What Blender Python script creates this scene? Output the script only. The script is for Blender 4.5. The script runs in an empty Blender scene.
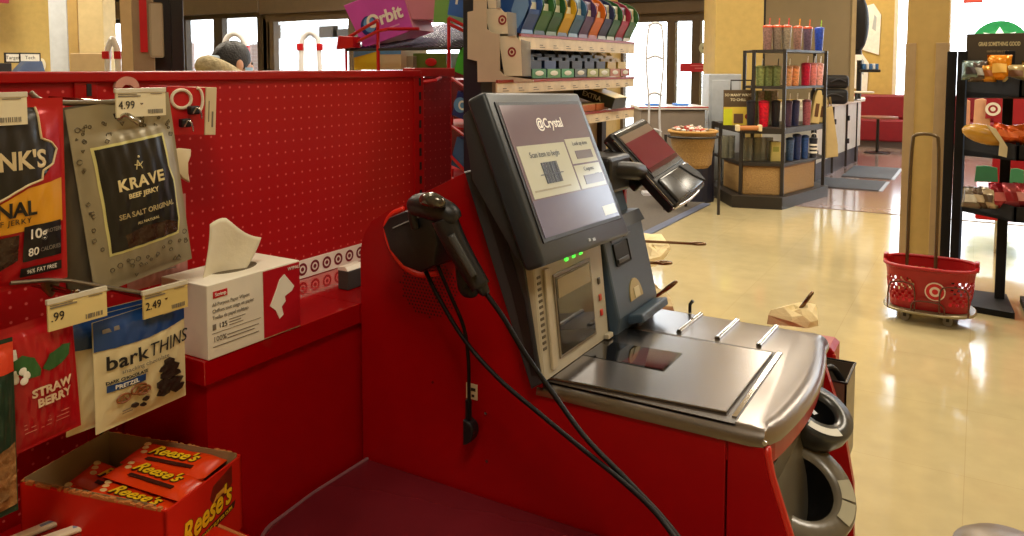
import bpy, bmesh, math, random
from mathutils import Matrix, Vector, noise as mnoise
random.seed(7)
PI = math.pi
SC = bpy.context.scene
C = SC.collection

# ------------------------------------------------------------------ survey of the place
# measured camera; Px/Py/Pz turn a sight line into a point on a known real plane (x, y or z = const)
F = 790.0; CX = 512.0; CY = 123.0; H = 1.40
PIT = math.atan((CY-68)/F); YAW = math.atan(468/F)
fwd = (-math.sin(YAW), math.cos(YAW)); rgt = (math.cos(YAW), math.sin(YAW))
def ray(x, y):
    a = (x-CX)/F; b = -(y-CY)/F
    f = math.cos(PIT)+b*math.sin(PIT); z = -math.sin(PIT)+b*math.cos(PIT)
    return Vector((fwd[0]*f+rgt[0]*a, fwd[1]*f+rgt[1]*a, z))
def Pz(x, y, z): d = ray(x, y); return Vector((0, 0, H))+d*((z-H)/d.z)
def Py(x, y, Y): d = ray(x, y); return Vector((0, 0, H))+d*(Y/d.y)
def Px(x, y, X): d = ray(x, y); return Vector((0, 0, H))+d*(X/d.x)
def Pd(x, y, D):
    d = ray(x, y); k = d.x*fwd[0]+d.y*fwd[1]; return Vector((0, 0, H))+d*(D/k)

cam = bpy.data.cameras.new('camera'); co = bpy.data.objects.new('camera', cam); C.objects.link(co)
co.location = (0, 0, H); co.rotation_euler = (PI/2-PIT, 0, YAW)
cam.sensor_width = 36; cam.lens = 36*F/1024; cam.shift_y = -(268-CY)/1024; cam.clip_start = .02; cam.clip_end = 200
SC.camera = co

# ------------------------------------------------------------------ materials
def lin(c):
    return tuple(((v/255)/12.92 if v/255 <= .04045 else ((v/255+.055)/1.055)**2.4) for v in c)
MATS = {}
def M(name, col=(128, 128, 128), rough=.5, metal=0, var=.06, bump=0, bscale=60, emit=0, trans=0, alpha=1, coat=0, scale=12, spec=.5):
    if name in MATS: return MATS[name]
    m = bpy.data.materials.new(name); m.use_nodes = True; nt = m.node_tree; N = nt.nodes; L = nt.links
    b = N['Principled BSDF']; c = lin(col)
    tc = N.new('ShaderNodeTexCoord'); nz = N.new('ShaderNodeTexNoise'); nz.inputs['Scale'].default_value = scale; nz.inputs['Detail'].default_value = 3
    L.new(tc.outputs['Object'], nz.inputs['Vector'])
    rp = N.new('ShaderNodeValToRGB'); rp.color_ramp.elements[0].position = .3; rp.color_ramp.elements[1].position = .7
    rp.color_ramp.elements[0].color = tuple(v*(1-var) for v in c)+(1,); rp.color_ramp.elements[1].color = tuple(min(1, v*(1+var)) for v in c)+(1,)
    L.new(nz.outputs['Fac'], rp.inputs['Fac']); L.new(rp.outputs['Color'], b.inputs['Base Color'])
    b.inputs['Roughness'].default_value = rough; b.inputs['Metallic'].default_value = metal
    b.inputs['Specular IOR Level'].default_value = spec
    if coat: b.inputs['Coat Weight'].default_value = coat; b.inputs['Coat Roughness'].default_value = .08
    if emit: L.new(rp.outputs['Color'], b.inputs['Emission Color']); b.inputs['Emission Strength'].default_value = emit
    if trans: b.inputs['Transmission Weight'].default_value = trans; b.inputs['IOR'].default_value = 1.15
    b.inputs['Alpha'].default_value = alpha
    if bump:
        n2 = N.new('ShaderNodeTexNoise'); n2.inputs['Scale'].default_value = bscale; n2.inputs['Detail'].default_value = 4
        bp = N.new('ShaderNodeBump'); bp.inputs['Strength'].default_value = bump; bp.inputs['Distance'].default_value = .01
        L.new(tc.outputs['Object'], n2.inputs['Vector']); L.new(n2.outputs['Fac'], bp.inputs['Height']); L.new(bp.outputs['Normal'], b.inputs['Normal'])
    MATS[name] = m; return m

# ------------------------------------------------------------------ mesh building
class MB:
    def __init__(s): s.b = bmesh.new()
    def xf(s, vs, mat):
        if mat is not None: bmesh.ops.transform(s.b, matrix=mat, verts=list(set(vs)))
    def box(s, x0, y0, z0, x1, y1, z1, bev=0, mat=None, seg=2):
        r = bmesh.ops.create_cube(s.b, size=1); vs = r['verts']
        for v in vs:
            v.co = Vector((x0+(v.co.x+.5)*(x1-x0), y0+(v.co.y+.5)*(y1-y0), z0+(v.co.z+.5)*(z1-z0)))
        if bev:
            es = {e for v in vs for e in v.link_edges}
            r = bmesh.ops.bevel(s.b, geom=list(es), offset=bev, segments=seg, affect='EDGES', profile=.5)
            vs = [v for v in r['verts']] + [v for v in vs if v.is_valid]
        s.xf(vs, mat); return s
    def prism(s, pts, axis, a, b, mat=None, bev=0):
        def P(p, t): return {'Y': (p[0], t, p[1]), 'X': (t, p[0], p[1]), 'Z': (p[0], p[1], t)}[axis]
        A = [s.b.verts.new(P(p, a)) for p in pts]; B = [s.b.verts.new(P(p, b)) for p in pts]; n = len(pts)
        fs = [s.b.faces.new(A), s.b.faces.new(B[::-1])]
        for i in range(n): fs.append(s.b.faces.new((A[i], B[i], B[(i+1) % n], A[(i+1) % n])))
        vs = A+B
        if bev:
            es = {e for v in A for e in v.link_edges if e.other_vert(v) in A} | {e for v in B for e in v.link_edges if e.other_vert(v) in B}
            r = bmesh.ops.bevel(s.b, geom=list(es), offset=bev, segments=2, affect='EDGES', profile=.5)
            vs = list(r['verts'])+[v for v in vs if v.is_valid]
        s.xf(vs, mat); return s
    def cyl(s, p0, p1, r0, r1=None, n=14, caps=True):
        r1 = r0 if r1 is None else r1; p0 = Vector(p0); p1 = Vector(p1); d = (p1-p0).normalized()
        u = d.orthogonal().normalized(); w = d.cross(u)
        A = []; B = []
        for i in range(n):
            a = 2*PI*i/n; q = u*math.cos(a)+w*math.sin(a)
            A.append(s.b.verts.new(p0+q*r0)); B.append(s.b.verts.new(p1+q*r1))
        for i in range(n): s.b.faces.new((A[i], A[(i+1) % n], B[(i+1) % n], B[i]))
        if caps: s.b.faces.new(A[::-1]); s.b.faces.new(B)
        return s
    def tube(s, pts, r, n=8, closed=False, smooth=0):
        pts = [Vector(p) for p in pts]
        for _ in range(smooth):
            q = []; m = len(pts)
            if not closed: q.append(pts[0])
            for i in range(m if closed else m-1):
                a, b = pts[i], pts[(i+1) % m]; q += [a*.75+b*.25, a*.25+b*.75]
            if not closed: q.append(pts[-1])
            pts = q
        m = len(pts); rings = []; ref = None
        for i, p in enumerate(pts):
            if closed: d = pts[(i+1) % m]-pts[i-1]
            else: d = pts[min(i+1, m-1)]-pts[max(i-1, 0)]
            if d.length < 1e-9: d = Vector((0, 0, 1))
            d.normalize()
            if ref is None: ref = d.orthogonal().normalized()
            u = (ref-d*ref.dot(d))
            u = u.normalized() if u.length > 1e-6 else d.orthogonal().normalized()
            ref = u; w = d.cross(u)
            rr = r(i/(m-1)) if callable(r) else r
            rings.append([s.b.verts.new(p+(u*math.cos(2*PI*k/n)+w*math.sin(2*PI*k/n))*rr) for k in range(n)])
        for i in range(m if closed else m-1):
            A = rings[i]; B = rings[(i+1) % m]
            for k in range(n): s.b.faces.new((A[k], A[(k+1) % n], B[(k+1) % n], B[k]))
        if not closed: s.b.faces.new(rings[0][::-1]); s.b.faces.new(rings[-1])
        return s
    def lathe(s, prof, n=20, mat=None, sx=1, sy=1):
        rings = []; vs = []
        for r, z in prof:
            R = [s.b.verts.new((r*sx*math.cos(2*PI*k/n), r*sy*math.sin(2*PI*k/n), z)) for k in range(n)] if r > 1e-6 else [s.b.verts.new((0, 0, z))]
            rings.append(R); vs += R
        for A, B in zip(rings, rings[1:]):
            for k in range(n):
                a = (A[k % len(A)], A[(k+1) % len(A)], B[(k+1) % len(B)], B[k % len(B)])
                u = []
                for v in a:
                    if v not in u: u.append(v)
                if len(u) > 2: s.b.faces.new(u)
        s.xf(vs, mat); return s
    def face(s, pts):
        s.b.faces.new([s.b.verts.new(p) for p in pts]); return s
    def surf(s, fn, nu, nv):
        G = [[s.b.verts.new(fn(i/nu, j/nv)) for i in range(nu+1)] for j in range(nv+1)]
        for j in range(nv):
            for i in range(nu): s.b.faces.new((G[j][i], G[j][i+1], G[j+1][i+1], G[j+1][i]))
        return s
    def ring(s, c, r0, r1, n=20, u=Vector((1, 0, 0)), w=Vector((0, 0, 1)), th=.0006):
        c = Vector(c); nn = u.cross(w)*th
        L = []
        for k in range(n):
            d = u*math.cos(2*PI*k/n)+w*math.sin(2*PI*k/n); L.append((s.b.verts.new(c+d*r0) if r0 else None, s.b.verts.new(c+d*r1)))
        if r0:
            for k in range(n): s.b.faces.new((L[k][0], L[k][1], L[(k+1) % n][1], L[(k+1) % n][0]))
        else: s.b.faces.new([l[1] for l in L])
        return s
    def ell(s, c, rx, ry, rz, n=16, m=10, mat=None):
        prof = [(math.sin(PI*i/m), -math.cos(PI*i/m)) for i in range(m+1)]; prof[0] = (0, -1); prof[-1] = (0, 1)
        T = Matrix.Translation(c) @ Matrix.Diagonal((rx, ry, rz, 1))
        return s.lathe(prof, n, (mat @ T) if mat is not None else T)
    def build(s, name, mat, parent=None, world=False, smooth=False, weld=True):
        if weld: bmesh.ops.remove_doubles(s.b, verts=s.b.verts[:], dist=1e-6)
        bmesh.ops.recalc_face_normals(s.b, faces=s.b.faces[:])
        if world and parent is not None:
            s.b.transform(WM[parent.name].inverted())
        me = bpy.data.meshes.new(name); s.b.to_mesh(me); s.b.free()
        for p in me.polygons: p.use_smooth = bool(smooth)
        if smooth == 'auto':
            me.set_sharp_from_angle(angle=math.radians(38))
        o = bpy.data.objects.new(name, me); C.objects.link(o)
        for mm in (mat if isinstance(mat, (list, tuple)) else [mat]): me.materials.append(mm)
        if parent is not None: o.parent = parent
        return o
WM = {}
def tag(o, label=None, cat=None, group=None, kind=None):
    if label: o['label'] = label
    if cat: o['category'] = cat
    if group: o['group'] = group
    if kind: o['kind'] = kind
    return o
def thing(name, label, cat, loc=(0, 0, 0), rot=(0, 0, 0), group=None):
    o = bpy.data.objects.new(name, None); C.objects.link(o); o.empty_display_size = .05
    if isinstance(rot, (int, float)): rot = (0, 0, rot)
    o.location = loc; o.rotation_euler = rot
    WM[o.name] = Matrix.Translation(Vector(loc)) @ Matrix.Identity(4) @ __import__('mathutils').Euler(rot).to_matrix().to_4x4()
    return tag(o, label, cat, group)
KIDS = {}
def copy_tree(o, loc=None, rot=None, label=None, parent=None):
    c = o.copy(); C.objects.link(c)
    if parent is not None: c.parent = parent
    if loc is not None: c.location = loc
    if rot is not None: c.rotation_euler = rot if not isinstance(rot, (int, float)) else (0, 0, rot)
    if label: c['label'] = label
    WM[c.name] = Matrix.Translation(c.location) @ c.rotation_euler.to_matrix().to_4x4()
    for ch in [k for k in C.objects if k.parent == o]: copy_tree(ch, parent=c)
    return c
def text(s, size, mat, parent, x=0, z=0, y=0, name='lettering', bold=0, shear=0, align='CENTER', depth=None, T=None, sx=1, rot=0, world=False, ext=.0002, space=1):
    cu = bpy.data.curves.new('t', 'FONT'); cu.body = s; cu.size = size; cu.align_x = align; cu.align_y = 'CENTER'
    cu.offset = bold*size; cu.shear = shear; cu.extrude = ext; cu.resolution_u = 3; cu.space_character = space
    o = bpy.data.objects.new('t', cu); C.objects.link(o)
    bpy.context.view_layer.update()
    me = bpy.data.meshes.new_from_object(o.evaluated_get(bpy.context.evaluated_depsgraph_get()))
    bpy.data.objects.remove(o); bpy.data.curves.remove(cu)
    ca, sa = math.cos(rot), math.sin(rot)
    for v in me.vertices:
        a, b, c = v.co; a *= sx; a, b = a*ca-b*sa, a*sa+b*ca
        X = x+a; Z = z+b; Y = y-c-.0004
        if depth: Y -= depth(X, Z)
        v.co = Vector((X, Y, Z)) if T is None else T @ Vector((X, Y, Z))
    if world and parent is not None: me.transform(WM[parent.name].inverted())
    me.name = name; me.materials.clear(); me.materials.append(mat)
    o = bpy.data.objects.new(name, me); C.objects.link(o)
    if parent is not None: o.parent = parent
    return o
def patch(parent, name, mat, pts, depth=None, eps=.0008, sub=3, T=None, y=0):
    """flat printed shape (x, z outline) laid over a curved local front surface"""
    m = MB(); m.b.faces.new([m.b.verts.new((p[0], 0, p[1])) for p in pts])
    bmesh.ops.triangulate(m.b, faces=m.b.faces[:])
    if depth:
        for _ in range(7):
            L = [e for e in m.b.edges if e.calc_length() > .007]
            if not L: break
            bmesh.ops.subdivide_edges(m.b, edges=L, cuts=1); bmesh.ops.triangulate(m.b, faces=m.b.faces[:])
    for v in m.b.verts: v.co.y = y-eps-(depth(v.co.x, v.co.z) if depth else 0)
    if T is not None: m.b.transform(T)
    return m.build(name, mat, parent, smooth=bool(depth))
def rect(x0, z0, x1, z1): return [(x0, z0), (x1, z0), (x1, z1), (x0, z1)]
def circ(x, z, rx, rz=None, n=20, a0=0, a1=2*PI):
    rz = rx if rz is None else rz
    return [(x+rx*math.cos(a0+(a1-a0)*i/n), z+rz*math.sin(a0+(a1-a0)*i/n)) for i in range(n if abs(a1-a0-2*PI) < 1e-6 else n+1)]
def catmull(pts, n=8):
    pts = [Vector(p) for p in pts]; out = []
    for i in range(len(pts)-1):
        p0 = pts[max(i-1, 0)]; p1 = pts[i]; p2 = pts[i+1]; p3 = pts[min(i+2, len(pts)-1)]
        for k in range(n):
            t = k/n; out.append(.5*((2*p1)+(p2-p0)*t+(2*p0-5*p1+4*p2-p3)*t*t+(3*p1-p0-3*p2+p3)*t**3))
    out.append(pts[-1]); return out
def struct(o): o['kind'] = 'structure'; return o

RED = M('red laminate', (158, 2, 8), .34, spec=.3, var=.05)
REDG = M('glossy red laminate', (158, 2, 8), .07, spec=.6, var=.03)
REDM = M('red painted wire', (190, 14, 24), .3)
MAROON = M('dark maroon laminate', (96, 24, 32), .26, spec=.6, var=.12, scale=6)
BLK = M('black plastic', (20, 21, 24), .42, bump=.08, bscale=400)
BLK2 = M('soft black', (10, 10, 12), .6)
CHAR = M('charcoal plastic', (48, 52, 56), .38)
SLATE = M('slate blue plastic', (62, 80, 96), .4)
BEIGE = M('beige plastic', (176, 168, 146), .4)
STEEL = M('brushed steel', (134, 128, 124), .28, metal=1, var=.05)
STEELD = M('steel edge', (150, 132, 112), .2, metal=1)
CHROME = M('chrome', (190, 190, 190), .12, metal=1)
WHITE = M('white paper', (235, 230, 215), .6)
CREAM = M('cream card', (225, 214, 178), .6)
INK = M('black ink', (22, 20, 20), .6)
INKG = M('grey ink', (120, 112, 100), .6)
TRED = M('bullseye red', (190, 12, 24), .45)
GLASS = M('dark glass', (14, 12, 14), .04, spec=.8)
def bullseye(parent, x, z, r, y=0, red=TRED, depth=None, T=None, name='bullseye'):
    m = MB()
    for a, b in ((0, .34), (.62, 1)):
        n = 20
        if a == 0: m.b.faces.new([m.b.verts.new((p[0], 0, p[1])) for p in circ(x, z, r*b)])
        else:
            A = [m.b.verts.new((p[0], 0, p[1])) for p in circ(x, z, r*a)]; B = [m.b.verts.new((p[0], 0, p[1])) for p in circ(x, z, r*b)]
            for k in range(n): m.b.faces.new((A[k], B[k], B[(k+1) % n], A[(k+1) % n]))
    for v in m.b.verts: v.co.y = y-.0006-(depth(v.co.x, v.co.z) if depth else 0)
    if T is not None: m.b.transform(T)
    return m.build(name, red, parent)
# ------------------------------------------------------------------ room
def floor_mat():
    m = bpy.data.materials.new('cream vinyl tile'); m.use_nodes = True; nt = m.node_tree; N = nt.nodes; L = nt.links; b = N['Principled BSDF']
    tc = N.new('ShaderNodeTexCoord')
    br = N.new('ShaderNodeTexBrick'); br.offset = 0; br.inputs['Scale'].default_value = 1; br.inputs['Brick Width'].default_value = .61; br.inputs['Row Height'].default_value = .61
    br.inputs['Mortar Size'].default_value = .0015; br.inputs['Mortar Smooth'].default_value = .4
    a, c = lin((192, 177, 134)), lin((188, 173, 130))
    br.inputs['Color1'].default_value = a+(1,); br.inputs['Color2'].default_value = c+(1,); br.inputs['Mortar'].default_value = lin((176, 158, 116))+(1,)
    L.new(tc.outputs['Object'], br.inputs['Vector'])
    nz = N.new('ShaderNodeTexNoise'); nz.inputs['Scale'].default_value = 9; nz.inputs['Detail'].default_value = 6; L.new(tc.outputs['Object'], nz.inputs['Vector'])
    mx = N.new('ShaderNodeMix'); mx.data_type = 'RGBA'; mx.blend_type = 'MULTIPLY'; mx.inputs['Factor'].default_value = .25
    L.new(br.outputs['Color'], mx.inputs['A']); L.new(nz.outputs['Fac'], mx.inputs['B']); L.new(mx.outputs['Result'], b.inputs['Base Color'])
    n2 = N.new('ShaderNodeTexNoise'); n2.inputs['Scale'].default_value = 3.5; n2.inputs['Detail'].default_value = 5; L.new(tc.outputs['Object'], n2.inputs['Vector'])
    bp = N.new('ShaderNodeBump'); bp.inputs['Strength'].default_value = .07; bp.inputs['Distance'].default_value = .02; L.new(n2.outputs['Fac'], bp.inputs['Height']); L.new(bp.outputs['Normal'], b.inputs['Normal'])
    b.inputs['Roughness'].default_value = .1; b.inputs['Specular IOR Level'].default_value = .6
    return m
WALLY = M('yellow beige wall paint', (196, 168, 96), .7)
TAN = M('tan wall paint', (196, 168, 112), .7)
FRAME = M('bronze door frame', (66, 54, 42), .45, metal=.2)
FRAMEL = M('pale bronze frame', (92, 76, 58), .5)
struct(MB().box(-16, -8, -.1, 8, 16.6, 0).build('floor', floor_mat()))
ceil = struct(MB().box(-16, -8, 5.0, 8, 16.6, 5.1).build('ceiling', M('ceiling white', (214, 204, 182), .8)))
CARP = M('grey walk-off carpet', (92, 86, 80), .95, bump=.6, bscale=300, var=.2, scale=60)
g = thing('entrance_carpet', 'grey walk-off carpet on the floor behind the checkout, blue-grey edging strip along it', 'carpet', (-5, 7, 0))
MB().box(-9.5, 3.2, .001, -2.42, 9, .012).build('carpet_pile', CARP, g, world=True)
MB().box(-2.42, 3.2, .001, -2.34, 7.95, .014, bev=.003).build('edging_strip', M('blue grey rubber', (96, 104, 128), .5), g, world=True)
g = M('brown floor tile', (146, 124, 116), .13, var=.14, spec=.6, scale=5)
struct(MB().box(-1.95, 8.3, .001, 6, 15.5, .006).build('floor_cafe', g))

# front walls, windows and doors
YR = 11.5; YL = 9.0
def wallpiece(name, mat, *a): return struct(MB().box(*a).build(name, mat))
wallpiece('wall_left', WALLY, -12.15, -8, 0, -12, 6.7, 5.0)
wallpiece('wall_light_stop_end', WALLY, -16, 6.6, 0, -12.15, 6.7, 5.0); wallpiece('wall_light_stop_side', WALLY, -16.1, 6.6, 0, -16, 9.1, 5.0)  # unseen walls added to keep outside light off the door headers
wallpiece('wall_back', TAN, -12, -8.1, 0, 8, -8, 5.0)
wallpiece('wall_right', TAN, 6, -8, 0, 6.15, 16, 5.0)
def glazed(name, label, X0, X1, Y, z1, lites, thick=.12, f=FRAMEL, door=False, mull=.09, head=.12, z0=0):
    """a glazed bay in a Y = const wall: frame with posts at given X positions"""
    t = thing(name, None, None, ((X0+X1)/2, Y, 0)); struct(t)
    m = MB()
    for x in [X0]+lites+[X1]: m.box(x-mull/2, Y, z0, x+mull/2, Y+thick, z1)
    m.box(X0, Y-.01, z1-head/2, X1, Y+thick+.01, z1+head/2)
    m.box(X0, Y, z0, X1, Y+thick, z0+.12)
    m.build('door_frame' if door else 'window_frame', f, t, world=True)
    MB().box(X0, Y+.05, z0+.1, X1, Y+.06, z1).build('glass', CLEAR, t, world=True)
    return t
CLEAR = M('clear glass', (235, 240, 240), .02, trans=1, var=0, alpha=.25)
# left entrance (Y = YL)
xl = [Py(px, 40, YL).x for px in (105, 182, 218, 262, 352, 460)]
t = glazed('door_1', None, xl[0]-.3, xl[3], YL, 2.28, [xl[1], xl[2]], f=FRAME, door=True, mull=.22, head=.1)
t = glazed('door_2', None, xl[3]+.1, xl[5]+1.2, YL, 2.2, [xl[3]+.2, xl[4]], f=FRAMEL, door=True, mull=.14)
m = MB(); m.box(xl[0]-.4, YL-.12, 2.30, xl[3]+.05, YL+.15, 2.62, bev=.01); m.build('x', FRAMEL)
o = bpy.data.objects['x']; o.name = 'trim_1'; struct(o)
o = MB().box(xl[0]-.4, YL-.14, 2.62, xl[5]+1.2, YL+.15, 2.68).build('trim_2', M('dark seal', (40, 34, 30), .5)); struct(o)
o = MB().box(xl[0]-.4, YL-.10, 2.68, xl[3]+.2, YL+.15, 3.1).build('trim_3', FRAMEL); struct(o)
o = MB().box(xl[3]+.05, YL-.10, 2.26, xl[5]+1.2, YL+.15, 2.62).build('trim_4', FRAMEL); struct(o)
glazed('window_2', None, -15.9, xl[5]+1.2, YL, 4.9, [-14, -12, -10, -8, -6, -4.6], z0=2.9)
wallpiece('wall_corner', WALLY, -16, YL, 0, xl[0]-.4, YL+.15, 5.0)
wallpiece('wall_jog', TAN, xl[5]+1.2, YL, 0, xl[5]+1.32, YR, 5.0)
# right entrance (Y = YR)
xr = [Py(px, 40, YR).x for px in (600, 671, 688, 712)]
t = glazed('door_3', None, xl[5]+1.3, xr[3]+.2, YR, 2.16, [xr[1], xr[2]+.12], f=FRAMEL, door=True, mull=.13)
struct(MB().box(xl[5]+1.2, YR-.1, 2.22, xr[3]+.4, YR+.15, 2.40, bev=.01).build('trim_5', FRAMEL))
struct(MB().box(xl[5]+1.2, YR-.14, 2.40, xr[3]+.4, YR+.15, 2.5).build('trim_6', M('dark seal', (40, 34, 30), .5)))
glazed('window_3', None, xl[5]+1.3, xr[3]+.2, YR, 4.9, [-3.2], z0=2.5)
# cafe walls
XC = Py(762, 60, 9.6).x
wallpiece('wall_cafe', WALLY, xr[3]+.1, 15.6, 0, .0, 15.75, 5.0)
wallpiece('wall_cafe_side', WALLY, xr[3]+.1, YR, 0, xr[3]+.25, 15.6, 5.0)
wallpiece('wall_cafe_right', WALLY, 1.6, 15.6, 0, 6, 15.75, 5.0)
# ------------------------------------------------------------------ far background
def at(px, D, z): p = Pd(px, 60, D); return Vector((p.x, p.y, z))
def W(px, py, Y): return Py(px, py, Y)
Yc = 15.6
xa = W(851, 60, Yc).x; xb = W(893, 60, Yc).x
struct(MB().box(xb, Yc, 0, 6, Yc+.15, .86).build('wall_cafe_sill', WALLY))
bpy.data.objects.remove(bpy.data.objects['wall_cafe']); bpy.data.objects.remove(bpy.data.objects['wall_cafe_right'])
struct(MB().box(xr[3]+.1, Yc, 0, xb, Yc+.15, 5.0).build('wall_cafe', WALLY))
t = thing('window_1', None, None, ((xb+6)/2, Yc, .86)); struct(t)
m = MB(); m.box(xb, Yc, .86, 6, Yc+.1, .92); m.box(xb, Yc, 4.6, 6, Yc+.1, 5.0); m.box(xb, Yc, .86, xb+.06, Yc+.1, 5); m.box(2.2, Yc, .86, 2.3, Yc+.1, 5)
m.build('window_frame', M('white window frame', (226, 220, 200), .4), t, world=True)
MB().box(xb, Yc+.04, .9, 6, Yc+.05, 4.6).build('glass', CLEAR, t, world=True)
# outdoor ground, so the world outside is not a void
struct(MB().box(-30, 9.2, -.12, 30, 60, -.02).build('ground_outside', M('pale concrete', (225, 222, 215), .8)))
# vestibule brick wall beyond left doors
br = bpy.data.materials.new('pink brick'); br.use_nodes = True; nt = br.node_tree; bt = nt.nodes.new('ShaderNodeTexBrick'); tcn = nt.nodes.new('ShaderNodeTexCoord'); mp = nt.nodes.new('ShaderNodeMapping')
mp.inputs['Rotation'].default_value = (PI/2, 0, 0); nt.links.new(tcn.outputs['Object'], mp.inputs['Vector']); nt.links.new(mp.outputs['Vector'], bt.inputs['Vector']); nt.links.new(bt.outputs['Color'], nt.nodes['Principled BSDF'].inputs['Base Color'])
bt.inputs['Scale'].default_value = 1; bt.inputs['Brick Width'].default_value = .2; bt.inputs['Row Height'].default_value = .08; bt.inputs['Mortar Size'].default_value = .008
bt.inputs['Color1'].default_value = lin((128, 98, 88))+(1,); bt.inputs['Color2'].default_value = lin((112, 84, 76))+(1,); bt.inputs['Mortar'].default_value = lin((140, 128, 118))+(1,)
x0 = W(192, 50, 12.4).x; x1 = W(252, 50, 12.4).x
struct(MB().box(x0, 12.4, -.1, x1, 12.6, 2.0).build('wall_vestibule', br))

# outer vestibule frame
x2, x3, x4 = W(276, 50, 12.6).x, W(290, 50, 12.6).x, W(352, 50, 12.6).x
struct(MB().box(x2, 12.6, -.1, x3, 12.8, 4.6).build('wall_vestibule_pier', M('pier stone', (112, 96, 78), .7)))
t = thing('window_4', None, None, (x3, 12.7, 0)); struct(t)
zt_ = W(300, 27, 12.7).z
m = MB(); m.box(x3, 12.65, zt_-.28, x4+1, 12.78, zt_); m.box(x3+.02, 12.65, 0, x3+.14, 12.78, zt_); m.box(W(335, 50, 12.7).x, 12.65, 0, W(339, 50, 12.7).x, 12.78, zt_); m.box(x3, 12.65, 3.3, x4+1, 12.78, 3.5)
m.build('window_frame', FRAME, t, world=True)
# left yellow wall things
t = thing('sign_holder', 'two small white signs in black frames above the red service desk', 'sign', Px(22, 66, -11.6))
def lp(x, y, X=-11.6): return Px(x, y, X)
for (a, b, w) in ((6, 19, 'Target'), (20.5, 39.5, 'TechCo')):
    p0 = lp(a, 54); p1 = lp(b, 61.5)
    fr = MB().box(-11.62, min(p0.y, p1.y)-.02, p1.z-.02, -11.60, max(p0.y, p1.y)+.02, p0.z+.02).build('frame', BLK, t, world=True)
    MB().box(-11.60, min(p0.y, p1.y), p1.z, -11.597, max(p0.y, p1.y), p0.z).build('sign_card', WHITE, t, world=True)
    mid = (p0+p1)/2
    text({'Target': 'Target', 'TechCo': 'Tech'}[w], .07, INK, t, T=Matrix.Translation((-11.595, mid.y, mid.z)) @ Matrix.Rotation(PI/2, 4, 'Z'), world=True)
t = thing('service_desk', 'blue-grey monitor back on black service desk by the yellow wall', 'desk', (-11.3, 5.2, 0))
p0 = Px(17, 61, -11.4); p1 = Px(41, 73, -11.4)
MB().box(-11.9, 4.2, 0, -11.0, 6.4, 1.28, bev=.01).build('desk_body', RED, t, world=True)
MB().prism([(p0.y-.1, 1.28), (p1.y+.05, 1.28), (p1.y, p0.z), (p0.y+.1, p0.z)], 'X', -11.5, -11.35, bev=.01).build('monitor', M('blue grey panel', (78, 96, 128), .4), t, world=True)
q = Px(1, 66, -11.4)
MB().box(-11.5, q.y-.3, 1.28, -11.3, p0.y-.12, q.z+.04, bev=.01).build('terminal', BLK, t, world=True)
# red hanging sign top left
p = Px(0, 0, -11.5)
MB().box(-11.5, p.y-.6, p.z-.04, -11.45, p.y+.09, p.z+.7).build('hanging_sign', M('purple red sign', (150, 30, 60), .5)); tag(bpy.data.objects['hanging_sign'], 'purple-red hanging sign, its corner at the top left', 'sign')
p = Px(42.5, 65, -11.95)
m = MB(); m.ell((0, 0, 0), .02, .06, .1); m.build('wall_clock', CREAM); o = bpy.data.objects['wall_clock']; o.location = (-11.97, p.y, p.z); o.name = 'wall_fitting'; tag(o, 'small pale oval fitting on the yellow wall beside the signs', 'wall fitting')
# columns left
def column_px(name, mat, a, b, D, z0, z1, depth=.3, label=None, cat=None, **k):
    A = at(a, D, 0); B = at(b, D, 0); d = (B-A); w = d.length; ang = math.atan2(d.y, d.x)
    c = (A+B)/2
    T = Matrix.Translation((c.x, c.y, 0)) @ Matrix.Rotation(ang, 4, 'Z')
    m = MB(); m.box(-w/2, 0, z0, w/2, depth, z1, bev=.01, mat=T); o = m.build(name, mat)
    if label: tag(o, label, cat)
    else: struct(o)
    return o, T, w
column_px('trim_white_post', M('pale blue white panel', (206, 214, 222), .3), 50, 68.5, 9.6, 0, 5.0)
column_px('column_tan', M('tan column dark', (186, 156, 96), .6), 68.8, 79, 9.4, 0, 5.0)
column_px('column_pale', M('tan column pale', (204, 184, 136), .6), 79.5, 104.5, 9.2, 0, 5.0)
o, T, w = column_px('trim_column_guard', M('taupe guard', (168, 142, 100), .5), 70, 104.8, 9.1, 0, 1.57, depth=.06)
o, T, w = column_px('column_entrance', M('tan column mid', (176, 146, 104), .6), 121, 137.5, 7.0, 0, 5.0)
# black lane post with red stripe
A = at(163, 3.1, 0); ang = YAW+.42
t = thing('lane_light_post', 'tall black checkout lane light post behind the red partition', 'post', (A.x, A.y, 0), ang)
MB().box(-.066, 0, 0, .078, .12, 3.2, bev=.01).build('post', BLK, t)
MB().box(.03, -.01, 1.1, .078, 0, 3.2, bev=.004).build('front_rail', M('black metal satin', (34, 34, 38), .3), t)
t2 = thing('sign_clip', 'clear plastic sign holder with a red stripe clamped to the black post', 'sign holder', (A.x, A.y, 0), ang)
MB().box(-.105, -.045, 1.36, -.028, -.034, 1.70, bev=.004).build('backing', M('taupe plastic', (150, 130, 104), .3), t2)
MB().box(-.078, -.05, 1.46, -.052, -.046, 1.66).build('red_stripe', TRED, t2)
MB().box(-.045, -.05, 1.44, .005, -.044, 1.65, bev=.008).build('clear_panel', M('smoky plastic', (176, 164, 140), .15), t2)
MB().cyl((-.06, -.05, 1.69), (-.06, -.05, 1.73), .012).build('bulb', TRED, t2)

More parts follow.
